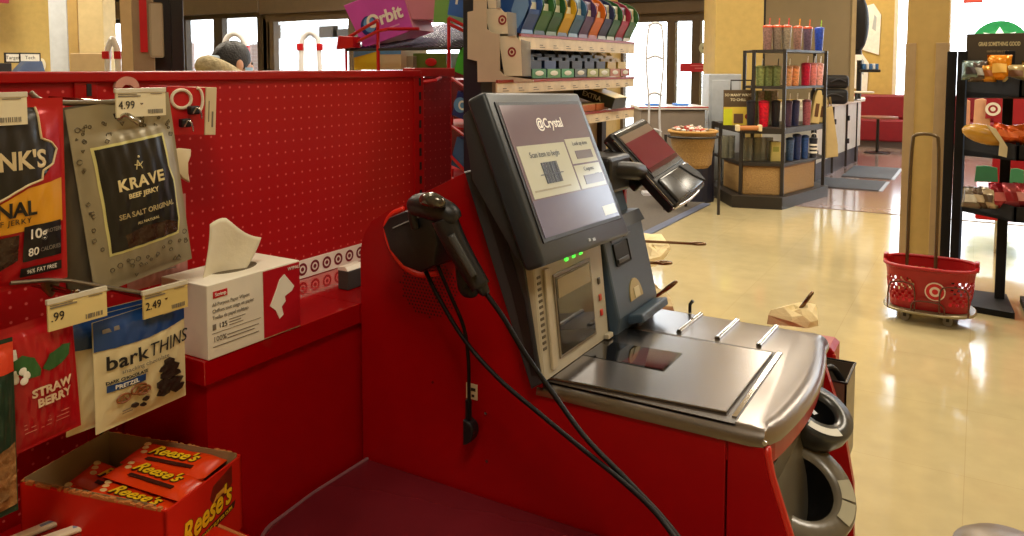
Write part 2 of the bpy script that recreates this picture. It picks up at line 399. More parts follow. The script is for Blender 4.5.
# anti-theft pedestals at the entrances
def pedestal(px0, px1, py_top, D, label, rungs=()):
    A = at(px0, D, 0); B = at(px1, D, 0); c = (A+B)/2; w = (B-A).length/2; h = Pd((px0+px1)/2, py_top, D).z
    d = B-A
    t = thing('security_pedestal', label, 'security gate', (c.x, c.y, 0), math.atan2(d.y, d.x), 'anti-theft pedestals at the entrances')
    pts = [(-w, 0, .05)]+[(-w, 0, h-.12)]+[(-w+.04, 0, h-.03), (0, 0, h), (w-.04, 0, h-.03)]+[(w, 0, h-.12), (w, 0, .05)]
    MB().tube(pts, .028, smooth=2).build('loop', M('pedestal white', (232, 232, 236), .3), t, smooth=True)
    m = MB()
    for z in rungs: m.tube([(-w, 0, z), (0, 0, z+.05), (w, 0, z)], .018, smooth=2)
    if rungs: m.build('rung', M('pedestal white', (232, 232, 236), .3), t, smooth=True)
    MB().box(-w-.05, -.08, 0, w+.05, .08, .05, bev=.01).build('foot', FRAME, t)
    for s in (-1, 1):
        MB().box(s*w-.032, -.032, h-.19, s*w+.032, .032, h-.12, bev=.005).build('red_cap', TRED, t)
pedestal(224, 246, 33, 7.5, 'white anti-theft loop pedestal by the doors, just right of the hooded person', (.9,))
pedestal(301, 320, 32, 8.2, 'white anti-theft loop pedestal in the bright doorway left of the purple gum carton', (1.1,))
pedestal(107, 119, 38, 7.2, 'white anti-theft pedestal left of the black lane post', (1.05, 1.3))
# curvy grey pedestal by right door
A = at(655, 8.6, 0); h = Pd(655, 22, 8.6).z
t = thing('security_pedestal', 'tall pale ladder-shaped anti-theft pedestal at the right entrance beyond the gum shelves', 'security gate', A, YAW)
mp_ = M('pedestal pale grey', (196, 196, 200), .35)
for s in (-1, 1):
    MB().tube([(s*(.075+.018*math.sin(z*5.2)), 0, z) for z in [i*h/22 for i in range(1, 22)]]+[(s*.05, 0, h-.02)], .012).build('upright', mp_, t, smooth=True)
for z in (h-.02, 1.52, 1.12, .72, .3):
    MB().tube([(-.08, 0, z-.02), (0, 0, z+.02), (.08, 0, z-.02)], .014, smooth=2).build('rung', mp_, t, smooth=True)
MB().box(-.12, -.08, 0, .12, .08, .05, bev=.01).build('foot', mp_, t)
# right door stickers
p = W(705, 48, YR-.06)
t = thing('door_sticker', 'round pale sticker with a dark diamond on the right entrance glass', 'sticker', p)
MB().cyl((0, 0, 0), (0, -.004, 0), .09, n=24).build('disc', M('pale sage', (206, 214, 196), .5), t)
MB().prism([(-.04, 0), (0, -.05), (.04, 0), (0, .05)], 'Y', -.007, -.004).build('diamond', M('dark olive', (70, 74, 50), .5), t)
p = W(680, 68, YR-.06); q = W(716, 68, YR-.06)
t = thing('door_banner', 'narrow red notice strip across the right entrance glass', 'notice', (p.x, YR-.06, 1.4))
MB().box(0, -.005, -.055, q.x-p.x, 0, .07).build('strip', M('notice red', (196, 34, 54), .5), t)
MB().box((q.x-p.x)*.3, -.007, .03, (q.x-p.x)*.92, -.005, .042).box((q.x-p.x)*.42, -.007, -.01, (q.x-p.x)*.85, -.005, .004).build('print_lines', M('notice pink', (226, 130, 140), .5), t)

# grey service cabinet + white top, yellow column, frosted cabinet
A = at(642, 8.9, 0); B = at(706, 8.9, 0)
t = thing('service_cabinet', 'grey low cabinet with white counter top by the right entrance', 'cabinet', (A+B)/2, YAW)
w = (B-A).length/2
MB().box(-w, 0, 0, w, .6, .93, bev=.01).build('body', M('warm grey laminate', (136, 124, 112), .5), t)
MB().box(-w-.03, -.03, .93, w+.03, .63, .965, bev=.008).build('counter_top', M('cabinet white top', (232, 230, 226), .25), t)
MB().box(-w-.03, -.035, .955, w+.03, -.028, .965).build('red_edge', TRED, t)
for s in (-.25, .2): MB().box(s*w*2-.08, .2, .966, s*w*2+.08, .4, .99, bev=.01).build('pad', M('bright blue', (50, 120, 220), .4), t)
column_px('column_yellow', WALLY, 715, 763, 9.7, 0, 5.0, depth=.6)
A = at(709.5, 9.25, 0); B = at(742, 9.25, 0)
t = thing('frosted_cabinet', 'pale blue-grey cabinet standing against the yellow column', 'cabinet', (A+B)/2, YAW); w = (B-A).length/2
MB().box(-w, 0, 0, w, .35, 1.33, bev=.012).build('cabinet_body', M('pale blue grey', (172, 178, 184), .25), t)
MB().box(-w+.03, -.01, .1, w-.03, 0, 1.26, bev=.004).build('door', M('pale blue grey door', (182, 188, 194), .2), t)

# cafe partition and counter
A = at(763, 10.6, 0); B = at(852, 10.6, 0); d = B-A
t = thing('glass_partition', 'tall taupe smoked glass partition above the cafe counter', 'partition', (A+B)/2, math.atan2(d.y, d.x)); w = d.length/2
MB().box(-w, 0, .98, w, .02, 3.6).build('pane', M('smoked glass', (136, 124, 100), .07, spec=.7, var=.12, scale=1.2), t)
MB().box(-w-.03, -.02, .95, -w+.02, .05, 3.6, bev=.004).build('post', BLK, t)
MB().box(w-.03, -.03, .95, w+.03, .06, 3.6, bev=.004).build('post', M('brass grey post', (176, 158, 120), .35), t)
cpts = [(-1.71, 9.75), (-1.68, 10.97), (-1.62, 12), (-1.56, 12.9), (-1.62, 13.3), (-1.85, 13.5), (-2.25, 13.5), (-2.25, 9.75)]
t = thing('cafe_counter', 'white panelled curved cafe counter with dark kick plate', 'counter', (-2.2, 11.5, 0))
def off(k): return [(-2.2+(x+2.2)*(1+k*.04), y+(.04*k if y > 13 else 0)) for x, y in cpts]
MB().prism(off(1), 'Z', .24, .9).build('panel_front', M('counter white panel', (206, 204, 196), .35), t, world=True)
MB().prism(off(0), 'Z', 0, .24).build('kick_plate', M('kick plate', (54, 58, 70), .4), t, world=True)
MB().prism(off(3.2), 'Z', .9, .95, bev=.01).build('counter_top', M('counter top pale', (216, 208, 190), .25), t, world=True)
for f in [(-1.705, 9.95), (-1.665, 11.0), (-1.62, 11.9), (-1.58, 12.6)]:
    MB().box(f[0]+.012, f[1]-.015, .02, f[0]+.04, f[1]+.015, .9).build('seam', M('dark seam', (50, 44, 40), .5), t, world=True)
for f in [(-1.70, 9.95), (-1.66, 11.0), (-1.615, 11.9)]:
    for z in (.7, .38): MB().box(f[0]+.02, f[1]-.03, z-.035, f[0]+.06, f[1]+.03, z+.035, bev=.006).build('hinge', BLK, t, world=True)
for (x0, y0, x1, y1, lb, sy) in ((-2.15, 9.75, -.95, 10.6, 'grey floor mat nearest the camera at the cafe counter', 0), (-1.5, 10.85, -.92, 12.1, 'grey floor mat farther along the cafe counter', 0)):
    o = thing('floor_mat', lb, 'mat', ((x0+x1)/2, (y0+y1)/2, .006))
    MB().box(x0, y0, .007, x1, y1, .018, bev=.004).build('mat_rubber', M('mat grey', (70, 72, 78), .8, bump=.4, bscale=200), o, world=True)
    MB().box(x1, y0, .007, x1+.04, y1, .012).build('mat_edge', M('mat edge', (150, 156, 170), .5), o, world=True)
# bags on counter
for (a, b, c, d, z) in ((813, 845, 89, 103, 0), (822, 846, 75, 88.5, 1)):
    D = 9.9; A = Pd(a, c, D); B = Pd(b, d, D)
    t = thing('black_bag', 'black padded bag on the cafe counter, '+('lower' if not z else 'upper')+' of the two stacked', 'bag', ((A.x+B.x)/2, (A.y+B.y)/2, B.z if z else .95), YAW); w = (B-A).xy.length/2; h = abs(A.z-(B.z if z else .95))
    m = MB(); m.box(-w, -.12, .0, w, .12, h, bev=min(.05, h/2.2), seg=4); m.build('bag_body', BLK2, t, smooth='auto')
    MB().tube([(-w*.6, -.13, h*.5), (0, -.14, h*.75), (w*.6, -.13, h*.5)], .008, smooth=1).build('strap', M('strap grey', (50, 50, 54), .6), t)
# lamp shade disc, posters, tray goods on the cafe wall side
D = 11.2; c = Pd(859, 24, D)
t = thing('pendant_lamp', 'large black rounded pendant shade hanging beyond the glass partition', 'lamp', (c.x, c.y, c.z), YAW)
MB().ell((0, 0, 0), .13, .13, .39, n=28, m=16).build('shade', BLK2, t, smooth=True)
MB().cyl((0, 0, .35), (0, 0, 5.0-c.z), .008).build('cable', BLK, t)
MB().cyl((0, 0, -.37), (0, 0, -.43), .05).build('collar', BLK, t)
for k, (a, b, c, d, DD, lb) in enumerate(((864, 883, 4, 55, 14.6, 'white paper poster hanging on the yellow cafe wall, upper'), (852, 872, 52, 92, 14.8, 'white paper poster on the yellow cafe wall, lower one'))):
    A = Pd(a, c, DD); B = Pd(b, d, DD)
    t = thing('poster', lb, 'poster', ((A.x+B.x)/2, Yc-.02, (A.z+B.z)/2)); w = (W(b, 60, Yc).x-W(a, 60, Yc).x)/2; zt = W(a, c, Yc-.02).z-(A.z+B.z)/2; zb = W(a, d, Yc-.02).z-(A.z+B.z)/2
    MB().prism([(-w, zb+.1), (w*.9, zb), (w, zt-.2), (w*.2, zt), (-w, zt-.05)], 'Y', -.006, 0).build('sheet', M('bright white paper', (242, 242, 238), .5), t)
    MB().prism([(w*.1, 0), (w*.5, -.05), (w*.55, .2), (w*.3, .25)], 'Y', -.009, -.006).build('print', M('pale grey print', (176, 186, 196), .5), t)
D = 10.9
A = Pd(856, 95, D); t = thing('tasting_tray', 'small white tray on a black stand at the end of the cafe counter', 'tray', (A.x, A.y, .955), YAW)
MB().cyl((0, 0, 0), (0, 0, .1), .015).build('stem', BLK, t); MB().box(-.04, -.06, 0, .04, .06, .01).build('stand', BLK, t)
MB().box(-.13, -.08, .1, .22, .08, .125, bev=.01).build('tray', WHITE, t)
A = Pd(868, 66, 11.2); B = Pd(868, 97, 11.2)
t = thing('cup_display', 'black display stand of blue-striped tumbler sleeves on the cafe counter', 'display', (A.x, A.y, .96), YAW)
MB().cyl((-.1, .05, 0), (-.1, .05, .55), .035).build('stand_post', BLK, t)
for i in range(5):
    MB().box(-.08+i*.045, -.04, .42, -.045+i*.045, .04, .5, bev=.008).build('sleeve', M(('blue stripe', 'white stripe')[i % 2], ((60, 110, 170), (220, 226, 230))[i % 2], .4), t)
MB().box(-.12, -.05, .38, .16, .05, .42, bev=.008).build('ledge', BLK, t)
# booth and table
A = Pd(866, 150, 13.9); x0 = W(866, 120, Yc-.5).x; x1 = W(930, 120, Yc-.5).x
t = thing('booth_bench', 'dark red upholstered cafe booth below the window', 'bench', ((x0+x1)/2, Yc-.35, 0))
DR = M('booth red', (128, 12, 30), .5)
MB().box(x0-1.2, Yc-.5, .12, x1+1, Yc-.02, .5, bev=.03).build('seat', DR, t, world=True)
MB().box(x0-1.2, Yc-.2, .5, x1+1, Yc-.02, .93, bev=.04).build('backrest', DR, t, world=True)
MB().box(x0-1.2, Yc-.45, 0, x1+1, Yc-.05, .12).build('plinth', M('plinth grey', (92, 84, 84), .6), t, world=True)
A = at(880, 12.9, 0)
t = thing('cafe_table', 'small thin-topped cafe table in front of the red booth', 'table', (A.x, A.y, 0))
MB().cyl((0, 0, .58), (0, 0, .61), .3, n=28).build('tabletop', M('table top brown', (128, 84, 64), .3), t)
MB().cyl((0, 0, .02), (0, 0, .58), .025).build('leg', BLK, t); MB().cyl((0, 0, 0), (0, 0, .02), .2, n=20).build('base', BLK, t)
# window logo (round green badge with white leaf crown) on far window
p = W(999, 46, Yc-.03); t = thing('window_badge', 'round green badge with a white crowned mark on the bright window', 'sign', p)
MB().cyl((0, 0, 0), (0, -.01, 0), .42, n=40).build('disc', M('badge green', (30, 150, 84), .5, emit=.35), t)
MB().cyl((0, -.01, 0), (0, -.014, 0), .27, n=30).build('inner_disc', M('badge inner green', (60, 168, 104), .5, emit=.3), t)
m = MB()
star = []
for k in range(14):
    a = PI/2+2*PI*k/14; r = .3 if k % 2 == 0 else .16; star.append((r*math.cos(a), .08+r*.8*math.sin(a)))
m.prism(star, 'Y', -.02, -.014)
m.build('crown_mark', M('badge white', (240, 248, 240), .5, emit=.8), t)
p = W(973, 0, Yc-.03)
MB().box(-.14, -.01, -.05, .14, 0, .5).build('red_flyer', M('flyer red', (222, 90, 80), .5)); o = bpy.data.objects['red_flyer']; o.location = p; tag(o, 'red flyer on the bright window above the badge', 'flyer')

# pillar with corner guards
A = Pz(903, 290, 0); D = 5.35; xl_, xr_ = Py(904.5, 100, 5.68), Py(947, 100, 5.68)
PX0, PX1, PY = xl_.x, xr_.x, 5.68
pc = thing('pillar', None, None, ((PX0+PX1)/2, PY, 0)); struct(pc)
MB().box(PX0, PY, 0, PX1, PY+.3, 5.0, bev=.006).build('shaft', M('pillar yellow', (204, 174, 106), .55), pc, world=True)
hz = Py(925, 43, PY).z; w = PX1-PX0
for x0, x1 in ((PX0-.004, PX0+w*.24), (PX1-w*.3, PX1+.004)):
    MB().box(x0, PY-.006, .0, x1, PY+.25, hz, bev=.002).build('corner_guard', M('guard taupe', (184, 158, 118), .45), pc, world=True)

# cafe merchandise rack with tumblers --------------------------------------
P1, P2, P3, P4 = at(722, 8.6, 0), at(743, 7.95, 0), at(785, 7.85, 0), at(826, 8.6, 0)
bk = Vector((fwd[0], fwd[1], 0))*.32
rack = thing('tumbler_rack', 'dark metal cafe rack of tumblers, glasses and wicker drawers', 'display rack', (P3.x, P3.y, 0))
DK = M('dark bronze metal', (38, 32, 25), .5)
def poly(ps, z0, z1, name, mat=DK): return MB().prism([(p.x, p.y) for p in ps], 'Z', z0, z1).build(name, mat, rack, world=True)
U1 = at(754, 8.1, 0)
SH = {'a': 1.585, 'b': 1.215, 'c': .80, 'd': .445}
poly([U1, P3, P4, P4+bk, U1+bk], SH['a']-.025, SH['a'], 'shelf'); poly([U1, P3, P4, P4+bk, U1+bk], SH['b']-.025, SH['b'], 'shelf')
poly([P1, P2, P3, P4, P4+bk, P1+bk], SH['c']-.06, SH['c'], 'shelf'); poly([P1, P2, P3, P4, P4+bk, P1+bk], SH['d']-.03, SH['d'], 'shelf')
e = .12
poly([P1+Vector((-.1, 0, 0)), P2+Vector((-.05, -e, 0)), P3+Vector((.03, -e, 0)), P4+Vector((.06, -.03, 0)), P4+bk, P1+bk], 0, .12, 'base')
for p, z in ((U1, 1.585), (P3, 1.585), (P4, 1.585), (P2, .8), (P1, .8), (P4+bk, 1.585), (U1+bk, 1.585), (P1+bk, .8)):
    MB().box(p.x-.016, p.y-.016, .1, p.x+.016, p.y+.016, z).build('post', DK, rack, world=True)
WICK = M('wicker', (158, 124, 72), .7, bump=.9, bscale=90, var=.2, scale=70)
def wick(A, B, z0, z1, lb):
    A = A.copy(); B = B.copy(); d = (B-A); n = d.length; u = d.normalized(); v = Vector((-u.y, u.x, 0))
    t = thing('wicker_basket', lb, 'basket', ((A+B)/2+v*.15+Vector((0, 0, z0))), math.atan2(d.y, d.x), 'wicker baskets at the foot of the tumbler rack')
    h = z1-z0; m = MB()
    for a in ((-n/2, -.13, 0, n/2, -.115, h), (-n/2, .115, 0, n/2, .13, h), (-n/2, -.115, 0, -n/2+.015, .115, h), (n/2-.015, -.115, 0, n/2, .115, h), (-n/2, -.13, 0, n/2, .13, .012)): m.box(*a)
    m.build('basket_weave', WICK, t)
    MB().tube([(-n/2, -.125, h), (n/2, -.125, h), (n/2, .125, h), (-n/2, .125, h)], .011, closed=True).build('rim', M('wicker rim', (120, 84, 38), .6), t)
def L2(A, B, t): return A.lerp(B, t)
wick(L2(P1, P2, .1), L2(P1, P2, .88), .122, .40, 'wicker drawer basket at the left end of the tumbler rack foot')
wick(L2(P2, P3, .06), L2(P2, P3, .94), .122, .405, 'wide middle wicker basket at the foot of the tumbler rack')
wick(L2(P3, P4, .08), L2(P3, P4, .82), .122, .40, 'wicker basket at the right end of the tumbler rack foot')
def fmat(c, r=.35): return M('cup %d %d %d' % c, c, r, var=.4, scale=55)
def cup(A, z, r, h, c, lb, straw=None, lid=None, group='tumblers on the cafe rack', name='tumbler', taper=.78):
    t = thing(name, lb, 'tumbler' if name != 'glass_jar' else 'glass', (A.x, A.y, z+.001), 0, group)
    MB().lathe([(0, 0), (r*taper, 0), (r*taper+.002, .006), (r, h), (r*.93, h), (r*.7, .01)] if lid is None else [(0, 0), (r*taper, 0), (r*taper+.002, .006), (r, h), (0, h)], 14).build('cup_body', fmat(c), t, smooth='auto')
    if lid: MB().lathe([(r*1.04, h-.008), (r*1.04, h+.008), (r*.5, h+.02), (0, h+.02)], 14).build('lid', fmat(lid), t, smooth='auto')
    if straw: MB().cyl((.01, 0, h*.6), (.02, .01, h+.09), .006, n=6).build('straw', fmat(straw), t)
    return t
ps = [(767, (136, 104, 98)), (776.5, (124, 108, 94)), (786, (136, 124, 106)), (797, (142, 108, 98)), (807, (92, 76, 96)), (818.5, (40, 70, 170))]
words = ['far left', 'second from left', 'third from left', 'fourth from left', 'purple', 'blue']
for i, (px, c) in enumerate(ps):
    D = 8.15 if px < 790 else 8.15+.5*(px-785)/41
    cup(at(px, D, 0), SH['a'], .05, .235, c, '%s tumbler with straw on the top shelf of the cafe rack' % ['dusty pink leftmost', 'grey-brown second from left', 'beige third from left', 'rosy tan fourth from left', 'purple', 'bright blue rightmost'][i], straw=[(200, 80, 70), (200, 90, 60), (196, 60, 60), (240, 140, 40), (220, 90, 50), (150, 200, 70)][i], lid=(206, 90, 60) if i < 5 else (60, 90, 200), taper=.72)
ps = [(760.5, (130, 140, 84), 'sage green tumbler at the left end of the second shelf', (220, 220, 210)), (768.5, (122, 134, 82), 'sage green tumbler, middle of the three green ones', None), (776.5, (126, 138, 86), 'sage green tumbler beside the rack post', (30, 30, 30)),
      (788, (210, 150, 104), 'tan tumbler just right of the rack post', (220, 220, 210)), (795, (222, 146, 96), 'orange tumbler on the second shelf', None), (806, (176, 16, 56), 'crimson tumbler on the second shelf', (235, 235, 235)), (813, (206, 120, 116), 'dusky rose tumbler behind its neighbours', (235, 235, 235)), (819, (222, 158, 150), 'pale pink tumbler at the right end of the second shelf', (235, 235, 235))]
for px, c, lb, st in ps:
    D = 8.15 if px < 790 else 8.1+.5*(px-785)/41
    cup(at(px, D, 0), SH['b'], .05 if px != 813 else .045, .22 if px > 800 else .19, c, lb, straw=st, lid=tuple(int(v*.8) for v in c))
ps = [(752, (34, 34, 44), 'black cup left of the red cup on the third shelf'), (765, (206, 16, 44), 'bright red cup on the third shelf'), (777, (28, 30, 36), 'black cup right of the red cup on the third shelf'),
      (789, (70, 50, 74), 'dark patterned tumbler just right of the centre post'), (796.5, (40, 44, 80), 'navy patterned tumbler on the third shelf'), (808, (150, 80, 90), 'mauve patterned tumbler on the third shelf')]
for px, c, lb in ps:
    D = 8.1 if px < 790 else 8.05+.5*(px-785)/41
    cup(at(px, D, 0), SH['c'], .055 if px == 765 else .045, .25, c, lb, straw=(214, 204, 190) if px > 780 else None, lid=tuple(int(v*.7) for v in c))
for i, px in enumerate((755, 761.5, 768, 775)):
    cup(at(px, 8.35, 0), SH['c'], .04, .36, [(120, 130, 84), (186, 176, 150), (116, 128, 80), (190, 180, 156)][i], ['tall green bottle behind the red cup, leftmost', 'tall cream bottle left of the red cup', 'tall green bottle behind the red cup, right one', 'tall cream bottle near the centre post'][i], name='bottle')
gl = (118, 116, 92)
for i, px in enumerate((727, 733, 746, 752.5, 759, 765, 771)):
    cup(at(px, 8.35 if px < 740 else 8.12, 0), SH['d'], .04, .24, [(128, 126, 104), (150, 148, 128)][i % 2], '%s clear glass on the lower rack shelf' % ['leftmost', 'second from left', 'third from left', 'fourth from left', 'fifth from left', 'sixth from left', 'rightmost'][i], group='clear glasses on the lower shelf', name='glass_jar', taper=.9)
for mm_ in [(128, 126, 104), (150, 148, 128)]: MATS['cup %d %d %d' % mm_].node_tree.nodes['Principled BSDF'].inputs['Alpha'].default_value = .45; MATS['cup %d %d %d' % mm_].node_tree.nodes['Principled BSDF'].inputs['Roughness'].default_value = .08
t = thing('gift_box', 'pale yellow-green boxed set at the right end of the clear glasses', 'box', at(778, 8.05, SH['d']), YAW)
MB().box(-.045, 0, 0, .05, .1, .2, bev=.003).build('carton', M('pale lime card', (214, 200, 120), .6), t); MB().box(-.03, -.002, .1, .03, 0, .15).build('printed_panel', M('lime print', (160, 160, 70), .6), t)
for i, (px, c, r, h) in enumerate(((792, (60, 88, 130), .042, .22), (799, (34, 54, 104), .045, .25), (807, (40, 76, 136), .04, .23))):
    cup(at(px, 8.05+.5*(px-785)/41, 0), SH['d'], r, h, c, ['slate blue bottle left of the navy one', 'navy bottle in the middle of the blue bottles', 'mid-blue bottle beside the striped flask'][i], lid=tuple(int(v*.6) for v in c), name='bottle', group='blue bottles on the lower shelf')
t = cup(at(815.5, 8.38, 0), SH['d'], .042, .2, (40, 44, 56), 'dark flask with white stripes and loop cap on the lower shelf', lid=(30, 32, 40), name='flask', group=None)
m = MB()
for z in (.05, .09, .13): m.cyl((0, 0, z), (0, 0, z+.02), .0435, n=14)
m.build('white_band', WHITE, t); MB().tube([(-.03, 0, .22), (-.02, 0, .26), (.03, 0, .26), (.04, 0, .22)], .006, smooth=1).build('cap_loop', WHITE, t)
# coffee bags leaning at right end, hanging cream tag bags
for i, (px, D, zb, hh, lb) in enumerate(((816, 8.5, SH['c'], .36, 'cream coffee bag leaning at the right end of the third shelf'), (822, 8.62, SH['c'], .30, 'dark-striped cream coffee bag at the rack corner'))):
    t = thing('coffee_bag', lb, 'bag', at(px, D, zb+.005), (0, .12, YAW))
    MB().prism([(-.045, 0), (.045, 0), (.04, hh*.8), (.02, hh), (-.02, hh), (-.04, hh*.8)], 'Y', -.02, .05, bev=.006).build('bag_body', M('coffee cream', (206, 184, 124), .5), t)
    MB().box(-.02, -.022, hh*.2, .02, -.02, hh*.6).build('bag_label', M('coffee brown', (96, 64, 40), .5), t)
t = thing('cream_tote', 'cream canvas tote hanging on the right side of the tumbler rack', 'tote bag', at(831, 8.75, 0), YAW)
MB().prism([(-.05, .95), (.02, .98), (.09, .55), (.1, .42), (-.04, .40)], 'Y', -.03, .04, bev=.008).build('bag_body', M('canvas cream', (198, 176, 122), .8), t)
MB().tube([(-.02, 0, .96), (0, 0, 1.12), (.02, 0, .96)], .006, smooth=1).build('handle', M('canvas strap', (150, 126, 80), .8), t)
# sign box, snack tray
SG = M('sign brown', (84, 68, 46), .5)
t = thing('counter_sign', 'brown SO MANY WAYS TO CHILL sign with a yellow drink picture on the rack', 'sign', at(739, 8.3, SH['c']+.001), YAW)
w = 14.5/790*8.3
MB().box(-w, 0, 0, w, .02, .37, bev=.003).build('sign_board', SG, t)
MB().box(-w, -.004, 0, w*.98, 0, .19).build('picture_panel', M('picture yellow', (214, 186, 70), .5), t)
MB().box(-w, -.007, 0, -w*.4, -.004, .17).build('lime_panel', M('picture lime', (200, 206, 40), .5), t)
MB().box(-w*.3, -.008, .02, w*.35, -.004, .12, bev=.002).build('brown_cup_print', M('cup print brown', (104, 78, 56), .5), t)
m = MB(); m.ell((w*.66, -.006, .09), .03, .003, .03); m.build('red_drink_print', M('print maroon', (126, 24, 30), .5), t)
text('SO MANY WAYS', .038, CREAM, t, z=.315, y=-.002, bold=.02); text('TO CHILL', .038, CREAM, t, z=.265, y=-.002, bold=.02)
MB().tube([(-w*.5, .01, .37), (-w*.5, .01, .47), (w*.9, .01, .47), (w*.9, .01, .37)], .008).build('sign_frame', DK, t)
t = thing('pastry_pack', 'long pastry pack with white wrapped ends on the rack ledge', 'pastry', at(750, 7.87, SH['c']-.02), YAW)
MB().box(-.1, -.03, .0, .1, .03, .045, bev=.015).build('pastry', M('pastry brown', (184, 120, 64), .5), t)
for s in (-1, 1): MB().box(s*.11-.018, -.035, -.01, s*.11+.018, .035, .055, bev=.008).build('wrapped_end', M('pastry end', (222, 204, 160), .5), t)

# round wicker basket on stand
A = at(694, 7.6, 0)
t = thing('round_basket_stand', 'round wicker basket of white packets on a dark metal stand', 'basket stand', A, YAW)
zr = Pd(694, 131, 7.6).z; zb = Pd(694, 167, 7.6).z
MB().lathe([(0, zb), (.15, zb), (.165, zb+.02), (.225, zr), (.205, zr), (.18, zb+.03), (0, zb+.03)], 24).build('wicker_bowl', WICK, t, smooth='auto')
MB().tube([(.228*math.cos(a), .228*math.sin(a), zr) for a in [2*PI*k/24 for k in range(24)]], .013, closed=True).build('wicker_rim', M('wicker rim light', (190, 146, 80), .7, bump=.6, bscale=120), t, smooth=True)
MB().tube([(.235*math.cos(a), .235*math.sin(a), zr-.05) for a in [2*PI*k/24 for k in range(24)]], .012, closed=True).build('holder_ring', DK, t)
for a in (-.5, PI-.3, PI/2):
    MB().cyl((.26*math.cos(a), .26*math.sin(a), 0), (.26*math.cos(a), .26*math.sin(a), zr-.04), .014).build('leg', DK, t)
for k in range(22):
    a = random.random()*6.28; r = .02+.15*random.random()
    p = thing('snack_packet', 'white and red snack packet piled in the round wicker basket', 'packet', (A.x+r*math.cos(a), A.y+r*math.sin(a), zr+.002+random.random()*.03), (random.uniform(-.3, .3), random.uniform(-.3, .3), random.random()*3), 'packets in the round wicker basket')
    MB().box(-.06, -.02, -.008, .06, .02, .01, bev=.007).build('wrapper', [WHITE, M('packet grey', (176, 160, 144), .5)][k % 2], p); MB().box(-.02, -.021, -.006, .02, .021, .0115).build('printed_band', M('packet red', (170, 60, 50), .5), p)
MB().lathe([(0, .0), (.22, 0), (.22, .5), (.16, zb-.02), (0, zb-.02)], 20, mat=Matrix.Identity(4)).build('waste_bin', M('navy black bin', (26, 28, 44), .5)); o = bpy.data.objects['waste_bin']; B_ = at(699, 8.3, 0); o.location = B_; o.scale = (.8, .8, 1.0); tag(o, 'dark navy bin standing behind the round wicker basket', 'bin')

# black snack rack -----------------------------------------------------------
YK = 5.45
kx = lambda px, Y=YK: Py(px, 100, Y).x
KB = M('black rack metal', (16, 16, 18), .65, spec=.3)
rk = thing('snack_rack', 'tall black metal snack rack with tilted bins right of the pillar', 'display rack', (kx(1015), YK, 0))
x0 = kx(950); x1 = kx(1090)
for px, y in ((950.5, YK), (961, YK-.02), (1008, YK-.02), (1075, YK-.02)):
    xx = kx(px); MB().box(xx-.026, y, .0, xx+.026, y+.05, 1.5, bev=.004).build('upright', KB, rk, world=True)
MB().box(kx(966)-.006, YK-.03, .1, kx(966)+.006, YK-.02, 1.4).build('blue_glint_strip', M('blue glint', (60, 84, 120), .3), rk, world=True)  # thin strip coloured as a blue glint painted on the post
for a, b in ((955, 1022), (1030, 1100)):
    MB().prism([(kx(a), YK+.12), (kx(a)+.02, YK-.25), (kx(b), YK-.3), (kx(b)-.03, YK+.12)], 'Z', 0, .035).build('foot', KB, rk, world=True)
zs = W(1000, 33, YK).z
t = bpy.data.objects
MB().box(kx(964), YK+.05, 1.28, x1, YK+.07, zs, bev=.003).build('sign_board', M('header brown', (76, 66, 52), .5), rk, world=True)
q = W(998, 44, YK+.05)
for (s_, zz, sz, px, c_) in (('GRAB SOMETHING GOOD', W(990, 44, YK).z, .034, 997, M('sign letter cream', (236, 222, 170), .5)), ('snacks for here or to go', W(990, 51, YK).z, .022, 996, M('header tan', (168, 150, 112), .5))):
    if s_: text(s_, sz, c_, rk, T=Matrix.Translation((kx(px), YK+.049, zz)), world=True, name='sign_lettering', sx=.52, bold=.02)
    else: MB().box(kx(px)-.14, YK+.048, zz-.004, kx(px)+.14, YK+.05, zz+.004).build('sign_underline', c_, rk, world=True)
bins = [(1.33, 1.22), (.99, .90), (.64, .54)]
for (py0, py1) in ((80, 97), (145, 160), (206, 221)):
    Yf = YK-.38
    zt = W(1000, py0, Yf).z; zb_ = W(1000, py1, Yf).z; zk = W(962, py0-16, YK).z
    X0 = kx(962); X1 = x1; Xf = W(985, py0, Yf).x
    # side cheek, front lip, floor
    m = MB(); m.prism([(YK, zk), (Yf, zt), (Yf, zb_), (YK, zb_-.02)], 'X', X0, X0+.012); m.prism([(YK, zk), (Yf, zt), (Yf, zb_), (YK, zb_-.02)], 'X', X1-.012, X1)
    m.box(X0, Yf, zb_, X1, Yf+.012, zt); m.prism([(YK, zb_+.02), (Yf, zb_+.01), (Yf, zb_), (YK, zb_-.02)], 'X', X0, X1); m.box(X0, YK-.02, zb_-.02, X1, YK-.005, zk)
    for v in m.b.verts: v.co.x += max(0, YK-v.co.y)*.72
    m.build('bin', KB, rk, world=True)
def sbag(px, py0, py1, Y, w, c, lb, c2=None, rz=0, group='snack bags on the black rack', ry=0):
    a = W(px, py0, Y); b = W(px, py1, Y); h = a.z-b.z
    t = thing('snack_bag', lb, 'snack bag', (a.x, Y, b.z), (-.25, ry, rz), group)
    def f(u, v, s):
        e = (1-(2*u-1)**4)*(1-(2*v-1)**6); return (w*(u-.5)*(1-.06*math.sin(v*PI)), -s*.03*e*(1+.2*math.sin(9*u+7*v)), v*h)
    m = MB(); m.surf(lambda u, v: f(u, v, 1), 8, 8); m.surf(lambda u, v: f(u, v, -1), 8, 8); m.build('bag_body', M('bag %d %d %d' % c, c, .25, metal=.3), t, smooth=True)
    if c2: m = MB(); m.surf(lambda u, v: Vector(f(.2+.6*u, .25+.35*v, 1))+Vector((0, -.002, 0)), 6, 4); m.build('bag_label', M('bag %d %d %d' % c2, c2, .4), t, smooth=True)
Yf = YK-.26
